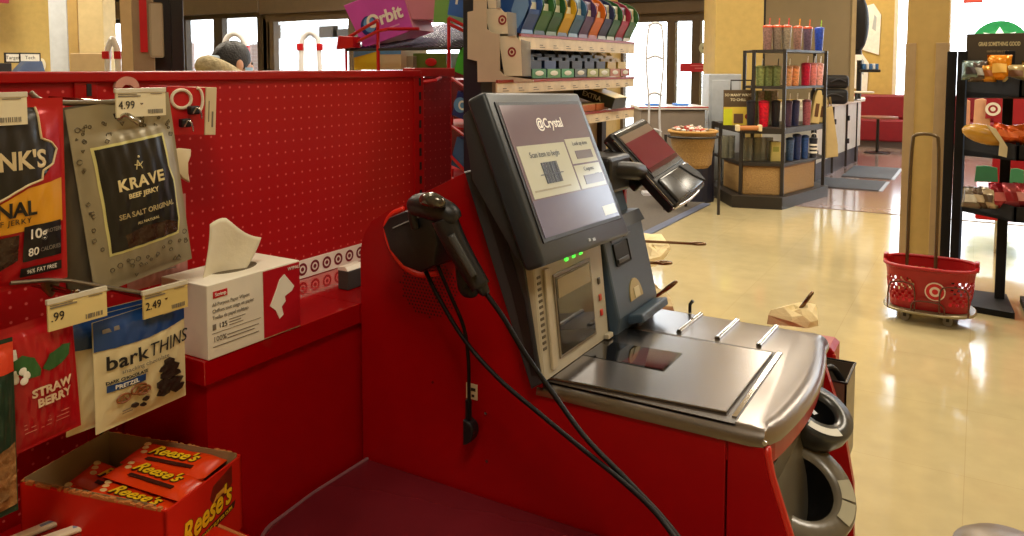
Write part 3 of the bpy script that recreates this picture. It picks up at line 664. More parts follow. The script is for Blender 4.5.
for k, a in enumerate(((972, 60, 80, .1, (108, 128, 124), 'silver-teal snack bag at the left of the top bin', (60, 50, 50)), (979, 60, 82, .1, (86, 74, 66), 'brown and grey snack bag second in the top bin', (170, 170, 160)), (988, 64, 82, .09, (206, 140, 40), 'amber snack bag behind the tall orange one', (150, 80, 20)),
                       (1000, 54, 80, .12, (226, 140, 24), 'tall orange snack bag in the top bin', (240, 190, 90)), (1016, 64, 82, .12, (180, 160, 110), 'pale tan snack bag at the frame edge of the top bin', (110, 70, 40)), (1036, 60, 82, .13, (150, 120, 60), 'tan snack bag right end of the top bin', None))):
    sbag(a[0], a[1], a[2], Yf-.03, a[3], a[4], a[5], a[6])
t = thing('cookie_pouch', 'yellow pouch with a cream band lying in the middle bin', 'snack bag', W(984, 138, Yf), (0, .25, .1))
MB().ell((0, 0, .02), .12, .07, .055, n=16, m=8).build('pouch', M('pouch yellow', (188, 140, 50), .3), t, smooth=True)
MB().prism([(-.02, .078), (.03, .07), (.115, -.015), (.125, -.07), (.085, -.07), (.07, -.0)], 'Y', -.075, -.068).build('cream_band', CREAM, t)
for k, (px, rz) in enumerate(((1003, .1), (1012, -.3), (1022, .2), (1034, .1))):
    sbag(px, 124+k % 2*3, 142, Yf-.03, .13, (214, 84+k*6, 30), ['orange chip bag, leftmost in the middle bin', 'orange chip bag, second in the middle bin', 'orange chip bag at the frame edge', 'orange chip bag at the right end of the middle bin'][k], (236, 120, 60), rz, ry=.25-.2*k)
for k, (px, c, c2) in enumerate(((972, (120, 110, 96), (210, 206, 190)), (979, (84, 64, 50), (206, 190, 160)), (988, (196, 180, 150), (90, 70, 50)), (1001, (150, 30, 44), (206, 110, 110)), (1012, (196, 90, 96), (150, 20, 30)), (1023, (176, 60, 64), (220, 150, 140)), (1036, (150, 40, 50), None))):
    sbag(px, 187-(k > 2)*4, 208, Yf-.03, .11, c, ['grey bag leftmost in the bottom bin', 'dark brown bag second in the bottom bin', 'cream bag beside the red ones in the bottom bin', 'dark red bag in the bottom bin', 'rose pink bag in the bottom bin', 'brick red bag near the frame edge in the bottom bin', 'dark red bag at the right end of the bottom bin'][k], c2, random.uniform(-.3, .3))
# clothes rack seen behind
t = thing('clothing_rack', 'red merchandise gondola with a bullseye shirt, seen between the bins', 'gondola', (.55, 6.9, 0))
MB().box(.0, 6.75, .28, 2.2, 7.3, .52, bev=.01).build('base_skirt', REDM, t, world=True)
for x in (.15, .55, 1.6): MB().cyl((x, 6.95, 0), (x, 6.95, .3), .02).build('leg', CHROME, t, world=True)
MB().box(.1, 7.1, .5, 2.2, 7.14, 1.5).build('back_panel', M('back panel red', (150, 20, 30), .5), t, world=True)
for k, (a, b, c, d, col, lb) in enumerate(((957, 970, 98, 128, (206, 150, 120), 'peach card hanging behind the black rack'), (974, 990, 98, 136, (210, 160, 124), 'peach folded shirt behind the black rack'), (986, 1000, 97, 119, (150, 12, 30), 'dark red shirt with a white bullseye behind the black rack'), (975, 998, 165, 183, (40, 104, 70), 'green package behind the black rack'), (1010, 1024, 168, 184, (60, 130, 90), 'blue-green package at the frame edge behind the rack'))):
    Y = 6.9-k*.03; A = W(a, c, Y); B = W(b, d, Y)
    t = thing('hanging_goods', lb, 'merchandise', ((A.x+B.x)/2, Y, B.z)); w = (B.x-A.x)/2; h = A.z-B.z
    MB().prism([(-w, 0), (w, h*.05), (w*.9, h*.9), (0, h), (-w*.9, h*.95)], 'Y', -.012, .012, bev=.003).build('goods_body', M('goods %d' % k, col, .7), t)
    if k == 2: bullseye(t, 0, h*.45, .05, y=-.013, red=WHITE)
# ------------------------------------------------------------------ self checkout kiosk
KY0, KY1 = 1.256, 1.812
K = thing('self_checkout', 'red self-checkout machine with steel scanner bed and tilted touch screen', 'self-checkout', (-.70, 1.53, 0))
prof = [(-1.118, 0), (-1.118, 1.015), (-1.108, 1.052), (-1.085, 1.082), (-1.045, 1.104), (-.842, 1.203), (-.674, .80), (-.674, .7935), (-.338, .7935), (-.338, 0)]
def P3(pts, a, b, name, mat, parent=K, bev=0, smooth=False): return MB().prism(pts, 'Y', a, b, bev=bev).build(name, mat, parent, world=True, smooth=smooth)
sp = P3(prof, KY0, KY0+.02, 'side_panel', RED, bev=.0015)
fr = [(-.3345, 0), (-.3345, .7935), (-.277, .7935), (-.275, .776), (-.268, .745), (-.232, .64), (-.205, .5), (-.19, 0)]
fp = P3(fr, KY0, KY0+.02, 'side_panel', RED, bev=.0015)
P3(prof, KY1-.02, KY1, 'side_panel', RED); P3(fr, KY1-.02, KY1, 'side_panel', RED)
MB().box(-1.11, KY0+.02, 0, -1.09, KY1-.02, 1.05).build('back_panel', RED, K, world=True)
MB().prism([(-1.10, 1.03), (-1.04, 1.092), (-.842, 1.19), (-.85, 1.17), (-1.03, 1.08), (-1.09, 1.02)], 'Y', KY0+.02, KY1-.02).build('top_panel', RED, K, world=True)
MB().box(-1.08, KY0+.02, 0, -.36, KY1-.02, .78).build('inner_cabinet', RED, K, world=True)
# orange-lit lip on the front edge of the side panel
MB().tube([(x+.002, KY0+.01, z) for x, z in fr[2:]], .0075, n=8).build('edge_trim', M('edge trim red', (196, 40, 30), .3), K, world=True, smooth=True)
# screws, sticker
m = MB()
for px, py in ((433, 382), (486, 413), (487, 461), (718, 437)):
    p = Py(px, py, KY0); m.cyl((p.x, KY0+.001, p.z), (p.x, KY0-.002, p.z), .003, n=10)
p = Py(765, 443, KY0); m.cyl((p.x, KY0+.001, p.z), (p.x, KY0-.003, p.z), .004, n=10)
m.build('screw', CHROME, K, world=True)
p = Py(472, 391.5, KY0)
st = MB().box(p.x-.013, KY0-.0012, p.z-.015, p.x+.013, KY0, p.z+.016).build('sticker', M('sticker cream', (220, 208, 170), .5), K, world=True)
m = MB(); m.box(p.x-.002, KY0-.002, p.z+.002, p.x+.009, KY0-.001, p.z+.008); m.box(p.x-.009, KY0-.002, p.z-.008, p.x-.004, KY0-.001, p.z-.002); m.box(p.x, KY0-.002, p.z-.01, p.x+.006, KY0-.001, p.z-.005); m.build('sticker_print', INK, K, world=True)
# speaker grille: round field of tiny holes
m = MB(); c = Py(428, 287, KY0)
for i in range(-9, 10):
    for j in range(-9, 10):
        if i*i+j*j <= 81:
            x = c.x+i*.0078+(j % 2)*.0039; z = c.z+j*.0068
            m.b.faces.new([m.b.verts.new((x+.0024*math.cos(a), KY0-.0004, z+.0024*math.sin(a))) for a in [2*PI*k/6 for k in range(6)]])
m.build('speaker_grille', M('grille dark red', (60, 2, 6), .6), K, world=True, weld=False)

# steel bed: plan outline with bowed front, rounded rim
def bowed(o=0):
    L = [(-.69, KY0-.004-o), (-.30, KY0-.004-o), (-.278, KY0+.002-o*.6)]
    n = 14
    for i in range(1, n):
        t = i/n; y = KY0+.004+t*(KY1-KY0-.03); L.append((-.274+o+.034*math.sin(PI*(.04+.93*t))**.8, y))
    L += [(-.262+o*.8, KY1-.02), (-.285+o*.5, KY1+o*.6), (-.33, KY1+.004+o), (-.69, KY1+.004+o)]
    return L
m = MB()
levels = [(0, .794), (.0, .797), (-.001, .802), (-.004, .808), (-.010, .8145), (-.018, .8185), (-.026, .820)]
rings = [[m.b.verts.new((x, y, z)) for x, y in bowed(o)] for o, z in levels]
n = len(rings[0])
for A, B in zip(rings, rings[1:]):
    for k in range(n): m.b.faces.new((A[k], A[(k+1) % n], B[(k+1) % n], B[k]))
m.b.faces.new(rings[-1]); m.b.faces.new(rings[0][::-1])
m.build('steel_top', STEEL, K, world=True, smooth='auto')
MB().prism([(x-.004 if x > -.6 else x, max(KY0+.004, min(KY1-.004, y))) for x, y in bowed(-.004)], 'Z', .758, .794).build('red_band', RED, K, world=True)
# recess line, weigh plate and window
m = MB(); m.box(-.690, 1.263, .8195, -.326, 1.632, .8208, bev=.0005); m.build('bed_recess', M('recess dark', (70, 60, 50), .4), K, world=True)
m = MB(); m.prism([(-.684, 1.268), (-.346, 1.288), (-.342, 1.612), (-.684, 1.600)], 'Z', .8206, .8265, bev=.0018)
m.build('weigh_plate', M('plate steel', (136, 132, 132), .24, metal=1, var=.04), K, world=True)
m = MB(); m.box(-.336, 1.285, .8205, -.328, 1.625, .8235); m.build('plate_edge', CHROME, K, world=True)
MB().prism([(-.668, 1.403), (-.497, 1.403), (-.497, 1.512), (-.658, 1.500)], 'Z', .8262, .8272).build('scanner_window', GLASS, K, world=True)
MB().prism([(-.585, 1.408), (-.503, 1.410), (-.503, 1.505), (-.575, 1.5)], 'Z', .8272, .8276).build('red_scan_mirror', M('scan red', (70, 6, 16), .06), K, world=True)
for x in (-.551, -.466, -.379):
    MB().cyl((x, 1.650, .821), (x+.004, 1.795, .821), .006, n=12).build('slide_rib', CHROME, K, world=True, smooth='auto')
MB().tube([(-.575, 1.80, .82), (-.575, 1.80, .84), (-.568, 1.80, .85)], .004).build('hook_pin', BLK, K, world=True)

# dark column behind the tower
p_ = lambda x, y: (Py(x, y, KY0-.014).x, Py(x, y, KY0-.014).z)
col = [p_(467, 170), p_(489, 166), p_(524, 262), p_(545, 376), (-.675, .805), p_(531, 387)]
P3([p_(466, 171), p_(487, 167), p_(527, 268), p_(544, 382), p_(533, 388)], KY0-.022, 1.60, 'column', CHAR, bev=.003)
m = MB(); a = [p_(478, 174), p_(489, 172), p_(527, 300), p_(540, 374), p_(534, 374), p_(514, 290)]
P3(a, KY0-.0235, KY0-.022, 'column_groove', BLK, bev=0)
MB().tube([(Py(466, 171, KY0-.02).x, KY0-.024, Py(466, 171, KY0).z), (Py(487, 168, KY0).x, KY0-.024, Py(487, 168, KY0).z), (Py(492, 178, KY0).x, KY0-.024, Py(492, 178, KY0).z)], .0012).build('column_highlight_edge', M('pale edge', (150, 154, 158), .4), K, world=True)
# beige scanner tower
def towp(pts, a, b, name, mat, **k): return P3(pts, a, b, name, mat, **k)
X0, X1b = -.745, -.672
tw = towp([(-.69, .822), (-.666, .828), (-.692, 1.075), (-.775, 1.075), (-.73, .9)], 1.2365, 1.535, 'scanner_tower', BEIGE, bev=.006)
# transform plane of the tower front: from (-.666,.828) to (-.692,1.04)
tz = Vector((-.026, 0, .247)).normalized(); ty = Vector((0, 1, 0)); tn = ty.cross(tz)
TF = Matrix.Translation((-.666, 0, .828)) @ Matrix((( 0, -tn.x, tz.x, 0), (1, 0, 0, 0), (0, -tn.z, tz.z, 0), (0, 0, 0, 1)))
# local frame: x -> world Y, z -> up tower, y -> into the tower
def tpatch(a0, z0, a1, z1, name, mat, th=.002, bev=0, parent=K):
    m = MB(); m.box(a0, -th, z0, a1, 0, z1, bev=bev); m.b.transform(TF); return m.build(name, mat, parent, world=True)
tpatch(1.268, .012, 1.288, .20, 'bezel_left', M('beige shade', (180, 168, 142), .45), .006, .002)
tpatch(1.305, .022, 1.468, .182, 'window_recess', M('recess beige', (120, 106, 84), .4), .003, .001)
tpatch(1.310, .028, 1.462, .176, 'tower_window', GLASS, .0045, .001)
tpatch(1.315, .135, 1.457, .172, 'window_reflector', M('mirror taupe', (128, 116, 92), .12, metal=.5), .0052)
m = MB()
for i in range(13): m.box(1.246, -.0012, .055+i*.011, 1.259, 0, .060+i*.011)
m.b.transform(TF); m.build('vent_fins', M('vent slot shadow brown', (84, 74, 56), .6), K, world=True)
for i, a in enumerate((1.36, 1.392, 1.424)):
    tpatch(a, .196, a+.011, .212, 'status_light', M('green lamp', (70, 230, 60), .4, emit=2.0), .004, .002)
for i, (z, c) in enumerate(((.125, (60, 54, 40)), (.09, (190, 70, 40)), (.058, (196, 44, 30)))):
    tpatch(1.497, z-.007, 1.509, z+.007, 'tower_button', M('tower btn %d' % i, c, .4), .003, .002)
tpatch(1.505, .0, 1.53, .01, 'tower_foot', BEIGE, .012, .002)

# display housing: tilted box, depth wedge behind
p0 = Vector((-.650, 1.192, 1.045)); p1 = Vector((-.783, 1.236, 1.349))
yw, yt = 1.578, 1.608
dz = (Vector((-.783, 1.214, 1.349))-Vector((-.650, 1.214, 1.045))); DH = dz.length; dz.normalize(); dn = Vector((0, 1, 0)).cross(dz)
if dn.x < 0: dn = -dn
roll = .035
# local: x -> +Y, z -> up screen, -y -> outward normal
TD = Matrix(((0, -dn.x, dz.x, -.650), (1, 0, 0, 1.392), (0, -dn.z, dz.z, 1.045), (0, 0, 0, 1))) @ Matrix.Rotation(roll, 4, 'Y')
DW = .193
ds = thing('touch_display', None, None, (0, 0, 0)); 
for k_ in ('label', 'category'): 
    if k_ in ds: del ds[k_]
ds.parent = K; ds.location = TD.translation-K.location; WM[ds.name] = Matrix.Translation(TD.translation)
def dbuild(m, name, mat, smooth=False): m.b.transform(TD); return m.build(name, mat, ds, world=True, smooth=smooth)
m = MB(); m.box(-DW, -.008, 0, DW, .035, DH, bev=.009, seg=3); dbuild(m, 'bezel', M('display charcoal', (44, 52, 60), .35, bump=.05, bscale=500), 'auto')
m = MB(); m.prism([(.03, .012), (.03, DH-.012), (.062, DH-.02), (.088, DH*.58), (.052, .03)], 'X', -DW+.012, DW-.012, bev=.006); dbuild(m, 'rear_housing', CHAR, 'auto')
gx0, gx1, gz0, gz1 = -DW+.030, DW-.030, .045, DH-.030
m = MB(); m.box(gx0-.008, -.0105, gz0-.008, gx1+.008, -.007, gz1+.008, bev=.001); dbuild(m, 'screen_surround', BLK)
scr = M('screen violet', (112, 96, 104), .12, emit=.18, var=.03)
m = MB(); m.box(gx0, -.0115, gz0, gx1, -.0104, gz1); dbuild(m, 'screen', scr)
SW = gx1-gx0; SHh = gz1-gz0
def sb(u0, v0, u1, v1, name, mat, y=-.0122):
    m = MB(); m.box(gx0+SW*u0, y, gz0+SHh*v0, gx0+SW*u1, y+.0007, gz0+SHh*v1); return dbuild(m, name, mat)
SP = M('screen panel cream', (180, 178, 156), .12, emit=.3, var=.02); SB = M('screen button', (120, 112, 116), .12, emit=.15, var=.02)
SV = M('screen lower blue', (104, 100, 122), .12, emit=.18, var=.03); STX = M('screen white text', (214, 206, 190), .3, emit=.4); SBK = M('screen dark text', (52, 48, 48), .3)
sb(0, .0, 1, .27, 'screen_footer', SV, -.0119)
sb(.03, .28, .60, .68, 'scan_prompt_panel', SP); sb(.62, .49, .98, .70, 'side_button_panel', SP); sb(.62, .28, .98, .475, 'side_button_panel', SP); sb(.80, .03, .985, .11, 'help_button', SP)
sb(.70, .525, .93, .595, 'button', SB, -.013); sb(.70, .31, .97, .385, 'button', SB, -.013)
def st_(s, u, v, size, mat, y=-.0132, **k): return text(s, size, mat, ds, T=TD @ Matrix.Translation((gx0+SW*u, y, gz0+SHh*v)), world=True, name='screen_lettering', **k)
st_('@Crystal', .5, .84, .029, STX, bold=.015, sx=.95)
st_('Scan item to begin', .31, .60, .0165, SBK, sx=.95)
st_('Look up item', .80, .655, .0125, SBK); st_('Coupons', .80, .435, .0125, SBK)
random.seed(3); m = MB(); x = 0
while x < .062:
    w = random.choice((.0012, .002, .003)); m.box(-.031+x, -.0135, -.021, -.031+x+w, -.0128, .021); x += w+random.choice((.0012, .002))
m.box(-.045, -.0135, -.004, .045, -.013, -.002)
m.b.transform(Matrix.Translation((gx0+SW*.32, 0, gz0+SHh*.455))); dbuild(m, 'scan_picture', SBK)
m = MB(); m.box(gx0+SW*.06, -.0129, gz0+SHh*.325, gx0+SW*.50, -.0126, gz0+SHh*.338); dbuild(m, 'prompt_line', M('screen olive line', (150, 140, 100), .3))
m = MB(); m.box(-.008, -.0125, -.01, .008, -.0118, .01); m.b.transform(Matrix.Translation((gx0+SW*.9, 0, gz0+SHh*.35))); dbuild(m, 'button_picture', SBK)
m = MB(); m.box(-.004, -.010, .014, .004, -.0078, .02, bev=.0005); m.box(.012, -.010, .012, .024, -.0078, .018); dbuild(m, 'maker_mark', M('pale mark', (170, 176, 180), .4))
MB().tube([TD @ Vector((DW-.05, .02, .02)), TD @ Vector((DW+.012, .05, .0)), TD @ Vector((DW+.0, .07, -.05))], .006, smooth=2).build('display_cable', BLK, K, world=True, smooth=True)

# slate coin/receipt unit right of the tower
slate_pts = [(-.80, .82), (-.618, .825), (-.625, .845), (-.665, .865), (-.700, 1.035), (-.80, 1.05)]
P3([(-.70, .822), (-.655, .823), (-.648, .862), (-.690, 1.035), (-.80, 1.05), (-.76, .93)], 1.545, 1.778, 'receipt_printer', SLATE, bev=.006)
sd = Vector((-.042, 0, .173)).normalized()
TS = Matrix(((0, -Vector((0, 1, 0)).cross(sd).x, sd.x, -.648), (1, 0, 0, 0), (0, -Vector((0, 1, 0)).cross(sd).z, sd.z, .862), (0, 0, 0, 1)))
m = MB(); m.box(1.585, -.002, .105, 1.665, 0, .155, bev=.004); m.b.transform(TS); m.build('receipt_slot', BLK2, K, world=True)
m = MB(); m.box(1.592, -.006, .110, 1.652, -.002, .12, bev=.002); m.b.transform(TS); m.build('slot_lip', CHAR, K, world=True)
m = MB(); m.box(1.65, -.004, .16, 1.69, 0, .166, bev=.001); m.b.transform(TS); m.build('latch', SLATE, K, world=True)
m = MB(); m.prism(circ(1.655, .02, .036, .045, 14, 0, PI), 'Y', -.0025, 0); m.b.transform(TS); m.build('pictogram_badge', M('badge brass', (176, 160, 110), .4, metal=.3), K, world=True)
m = MB(); m.box(1.642, -.0045, .022, 1.672, -.0025, .045, bev=.001); m.b.transform(TS); m.build('badge_print', M('badge pale', (210, 200, 160), .4), K, world=True)
m = MB(); m.box(1.60, -.03, -.025, 1.76, .01, -.006, bev=.004); m.b.transform(TS); m.build('coin_tray_lip', SLATE, K, world=True)
m = MB(); m.box(1.61, -.012, -.034, 1.70, -.004, -.028); m.b.transform(TS); m.build('coin_tray_dark', BLK2, K, world=True)
# slate support post behind display, far side
P3([(-.86, 1.0), (-.72, 1.02), (-.76, 1.14), (-.86, 1.16)], 1.62, 1.80, 'support_arm', SLATE, bev=.008)
P3([(-.745, 1.03), (-.69, 1.035), (-.705, 1.06), (-.76, 1.055)], 1.56, 1.80, 'hinge_bar', CHAR, bev=.004)
MB().box(-.78, 1.80, .95, -.745, 1.815, 1.10).build('lamp_strip', TRED, K, world=True)

# pin pad on bracket
pc0 = Pd(612.4, 132.4, 2.0); pc1 = Pd(641.5, 121.2, 2.15); 
sv = Vector((.125, -.02, -.155))  # long axis, down toward the shopper
a = Pd(609, 134, 1.98); b = Pd(643, 118, 2.16); c = Pd(692, 190, 2.02)
ux = (b-a).normalized(); dv = (c-b); dl = dv.length; dv.normalize(); nn = ux.cross(dv).normalized()
if nn.z < 0: nn = -nn
dv = nn.cross(ux).normalized(); 
if dv.z > 0: dv = -dv
TP = Matrix(((ux.x, -nn.x, -dv.x, b.x*.5+a.x*.5), (ux.y, -nn.y, -dv.y, b.y*.5+a.y*.5), (ux.z, -nn.z, -dv.z, b.z*.5+a.z*.5), (0, 0, 0, 1)))
pw = (b-a).length/2; pl = dl
pp = thing('card_reader', None, None, (0, 0, 0))
for k_ in ('label', 'category'):
    if k_ in pp: del pp[k_]
pp.parent = K; pp.location = TP.translation-K.location; WM[pp.name] = Matrix.Translation(TP.translation)
def pb(m, name, mat, smooth=False): m.b.transform(TP); return m.build(name, mat, pp, world=True, smooth=smooth)
m = MB(); m.box(-pw, -.003, -pl*.98, pw, .032, 0, bev=.008, seg=3); pb(m, 'reader_body', BLK, 'auto')
m = MB(); m.box(-pw+.008, -.006, -pl*.63, pw-.008, -.002, -.008, bev=.003); pb(m, 'screen_frame', M('graphite gloss', (44, 46, 48), .2))
m = MB(); m.box(-pw+.016, -.0075, -pl*.57, pw-.016, -.0055, -.03); pb(m, 'reader_screen', M('reader screen crimson', (108, 30, 46), .1, emit=.15))
m = MB(); m.box(-pw+.016, -.0077, -pl*.18, pw-.016, -.0056, -.022); pb(m, 'screen_header', M('reader header taupe', (128, 112, 98), .12, emit=.12))
m = MB(); m.box(-pw+.016, -.0078, -pl*.57, pw-.016, -.0057, -pl*.52); pb(m, 'screen_footer_band', M('reader dark crimson', (80, 16, 30), .1))
m = MB(); m.box(-pw+.012, -.012, -pl*.96, pw-.012, -.002, -pl*.66, bev=.006, seg=3); pb(m, 'keypad_hood', M('gunmetal', (70, 72, 74), .22, metal=.4), 'auto')
m = MB(); m.prism([(pw*.35, -pl*.66), (pw*.8, -pl*.7), (pw*.95, -pl*.84), (pw*.9, -pl*.96), (pw*.6, -pl*.84)], 'Y', -.0145, -.011, bev=.001); pb(m, 'card_slot', BLK2)
for s in (-1,):
    m = MB(); m.box(-pw-.004, .0, -pl*.95, -pw+.001, .006, -.02, bev=.001); pb(m, 'chrome_trim', CHROME)
    m = MB(); m.box(-pw-.003, .018, -pl*.5, -pw+.001, .024, -.01, bev=.001); pb(m, 'chrome_trim', CHROME)
m = MB(); m.tube([(-pw, .01, -pl*.97), (0, .012, -pl*1.0), (pw, .01, -pl*.97), (pw+.002, .01, -pl*.7)], .0045, smooth=2); pb(m, 'chrome_lip', CHROME, True)
m = MB(); m.box(-pw-.012, .034, -pl*.6, pw*.2, .055, -.02, bev=.006); pb(m, 'bracket_plate', BLK)
q = TP @ Vector((-pw*.6, .05, -pl*.4))
MB().tube([q, Vector((-.70, 1.80, 1.15)), Vector((-.79, 1.72, 1.16))], .022, smooth=1).build('bracket_arm', BLK, K, world=True, smooth=True)
MB().box(-.84, 1.70, 1.10, -.74, 1.83, 1.19, bev=.01).build('bracket_mount', BLK, K, world=True)

# front scoops under the steel rim
GP = M('grey moulded plastic', (104, 98, 84), .28, spec=.6); GD = M('dark moulded plastic', (58, 60, 58), .28)
FPc = [(-.268, .752), (-.272, .70), (-.255, .55), (-.24, 0), (-.36, 0), (-.36, .752)]
P3(FPc, KY0+.02, KY1-.02, 'front_panel', GP)
def scoop(cx, cy, cz, R, hgt, tilt, name, mat, inner, sx=1.0, yaw=0, rin=.8):
    T = Matrix.Translation((cx, cy, cz)) @ Matrix.Rotation(yaw, 4, 'Z') @ Matrix.Rotation(tilt, 4, 'Y') @ Matrix.Diagonal((sx, 1, 1, 1))
    prf = [(0, -hgt), (R*.45, -hgt*.97), (R*.8, -hgt*.7), (R*.98, -hgt*.3), (R, 0), (R*.97, .008), (R*(rin+.06), .01), (R*rin, .0)]
    m = MB(); m.lathe(prf, 32, mat=T); o = m.build(name, mat, K, world=True, smooth=True)
    m = MB(); m.lathe([(R*rin, 0), (R*rin*.95, -hgt*.3), (R*rin*.62, -hgt*.7), (0, -hgt*.85)], 32, mat=T); m.build('scoop_bowl', inner, K, world=True, smooth=True)
    return T
T1 = scoop(-.262, 1.49, .625, .105, .13, .62, 'coin_scoop', GP, M('scoop inside black', (8, 8, 9), .35), sx=1.0, yaw=-.75, rin=.60)
T2 = scoop(-.252, 1.60, .728, .07, .075, .5, 'coupon_scoop', GD, M('scoop inside dark', (22, 23, 24), .3), sx=1.0, yaw=-.5, rin=.5)
for T, R, zz in ((T1, .105, .0095), (T2, .07, .0095)):
    for (a0, a1) in ((.5, 1.0), (1.05, 1.5)) if R > .08 else ((-1.2, -.1),):
        m = MB()
        n = 10
        for k in range(n):
            b0 = a0+(a1-a0)*k/n; b1 = a0+(a1-a0)*(k+1)/n
            m.face([T @ Vector((R*r*math.cos(b), R*r*math.sin(b), zz+.0022)) for r, b in ((.70, b0), (.94, b0), (.94, b1), (.70, b1))])
        m.build('scoop_label', M('scoop label pale', (170, 166, 140), .35), K, world=True)
p = T1 @ Vector((-.04, -.03, -.06)); MB().ell(p, .004, .004, .004).build('status_led', M('green lamp', (70, 230, 60), .4, emit=2.0), K, world=True)
m = MB(); m.box(-.05, -.005, -.003, .02, .005, .003); 
for y in (-.018, -.006, .006): pass
m.b.transform(T2 @ Matrix.Translation((-.02, 0, -.01))); m.build('scoop_rib', GD, K, world=True)

# ------------------------------------------------------------------ second unit beyond: red box, open metal bin, bag hooks
t = thing('coupon_bin', 'small open grey metal bin behind the front end of the checkout', 'bin', (-.2, 1.95, 0))
a = Pz(822, 412, .60)
m = MB(); X0_, X1_, Y0_, Y1_ = -.33, -.232, 1.85, 1.99
for q_ in ((X0_, Y0_, .50, X1_, Y0_+.004, .70), (X0_, Y1_-.004, .50, X1_, Y1_, .70), (X0_, Y0_, .50, X0_+.004, Y1_, .70), (X1_-.004, Y0_, .50, X1_, Y1_, .70), (X0_, Y0_, .495, X1_, Y1_, .50)): m.box(*q_)
m.build('bin_walls', M('bin metal', (120, 108, 92), .35, metal=.6), t, world=True)
MB().tube([(X0_, Y0_, .701), (X1_, Y0_, .701), (X1_, Y1_, .701), (X0_, Y1_, .701)], .003, closed=True).build('black_rim', BLK, t, world=True)
MB().box(X0_+.03, Y0_+.02, .0, X1_-.03, Y1_-.02, .495, bev=.004).build('pedestal', M('bin pedestal', (150, 60, 44), .5), t, world=True)
MB().tube([(-.31, 1.87, .66), (-.28, 1.92, .72), (-.25, 1.95, .66)], .008, smooth=2).build('grip_loop', BLK, t, world=True, smooth=True)
t = thing('red_carrel_box', 'narrow red box edge standing just behind the steel bed corner', 'box', (-.27, 2.08, 0))
MB().prism([(-.42, 0), (-.285, 0), (-.285, .705), (-.297, .715), (-.42, .715)], 'Y', 2.03, 2.12, bev=.003).build('box_body', RED, t, world=True)
MB().box(-.288, 2.025, .3, -.28, 2.03, .70).build('edge_strip', M('edge trim red', (196, 40, 30), .3), t, world=True)
# bagging rack with hooks and paper bags on the far side
HK = M('hook bronze metal', (120, 92, 66), .25, metal=.9)
t = thing('bag_rack', 'bagging stand with bronze looped bag hooks on the far side of the checkout', 'bagging rack', (-.7, 2.3, 0))
MB().box(-1.03, 1.84, 0, -.97, 2.2, .70, bev=.008).build('stand_body', RED, t, world=True)
def hook(pa, pb_, zz0, zz1, loop=.014):
    a = Pz(pa[0], pa[1], zz0); b = Pz(pb_[0], pb_[1], zz1); d = (b-a).normalized(); s = d.cross(Vector((0, 0, 1))).normalized()
    pts = [a, b-d*.05, b-d*.03+s*loop, b+s*loop*.4, b-s*loop*.4, b-d*.03-s*loop, b-d*.05]
    MB().tube(pts, .005, smooth=2).build('bag_hook', HK, t, world=True, smooth=True)
hook((612, 240), (705, 244), .78, .78); hook((605, 262), (671, 263), .78, .78); hook((650, 301), (676, 282), .74, .80); hook((797, 313), (812, 293), .74, .80)
MB().box(-1.03, 1.84, .70, -1.0, 2.45, .785, bev=.006).build('hook_rail', HK, t, world=True)
MB().box(-1.1, 1.84, .60, -.34, 1.86, .63, bev=.004).build('support_bar', HK, t, world=True)
KP = M('kraft paper', (232, 214, 164), .8, bump=.5, bscale=30)
def crumple(name, pts, z, lb, amp=.012, h=.035):
    c = sum((Pz(x, y, z) for x, y in pts), Vector())/len(pts)
    t2 = thing(name, lb, 'paper bag', c)
    m = MB(); top = []; 
    rings = []
    for k, (f, dz_) in enumerate(((1, -.02), (1, 0), (.8, h*.6), (.5, h), (.2, h*.7))):
        R = []
        for i, (x, y) in enumerate(pts):
            p = c.lerp(Pz(x, y, z), f); R.append(m.b.verts.new(p+Vector((random.uniform(-amp, amp), random.uniform(-amp, amp), dz_+random.uniform(-amp, amp)*.6))))
        rings.append(R)
    n = len(pts)
    for A, B in zip(rings, rings[1:]):
        for i in range(n): m.b.faces.new((A[i], A[(i+1) % n], B[(i+1) % n], B[i]))
    m.b.faces.new(rings[-1]); m.b.faces.new(rings[0][::-1])
    bmesh.ops.triangulate(m.b, faces=m.b.faces[:])
    m.build('bag_paper', KP, t2, world=True)
    return t2
t2 = crumple('paper_bag', [(765, 317), (784, 308), (800, 306), (816, 309), (818, 318), (808, 321), (790, 320)], .74, 'crumpled kraft paper bag hooked behind the right corner of the steel bed', .008, .02)
t2 = crumple('paper_bag', [(634, 240), (642, 233), (660, 234), (672, 246), (662, 258), (646, 262)], .76, 'crumpled kraft paper bag under the upper two bag hooks', .010, .010)
t2 = crumple('paper_bag', [(646, 262), (652, 282), (660, 300), (674, 306), (650, 305), (640, 290)], .74, 'pale paper bag flap behind the receipt printer', .005, .02)

# ------------------------------------------------------------------ hand scanner, holder, cords
g = thing('scanner_holder', 'black hand-scanner cradle fixed to the red side panel', 'holder', (-1.0, KY0-.03, 1.06))
def pk(x, y, d=0): return Py(x, y, KY0-d)
hp = [(393, 224), (399, 215), (416, 208), (442, 210), (448, 240), (444, 262), (430, 269), (414, 263), (400, 247)]
Q = [(pk(x, y, .05).x, pk(x, y, .05).z) for x, y in hp]
P3(Q, KY0-.085, KY0, 'cradle', BLK, g, bev=.008, smooth='auto')
rim = [(p.x, p.z) for p in (pk(391, 213, .002), pk(400, 206, .002), pk(388, 226, .002), pk(396, 250, .002), pk(412, 270, .002), pk(432, 276, .002))]
MB().tube([Vector((pk(x, y, .004).x, KY0-.004, pk(x, y, .004).z)) for x, y in ((404, 209), (391, 214), (385, 226), (390, 247), (402, 266), (420, 276), (438, 273))], .006, smooth=2).build('orange_rim', M('bright orange red', (226, 44, 24), .35), g, world=True, smooth=True)
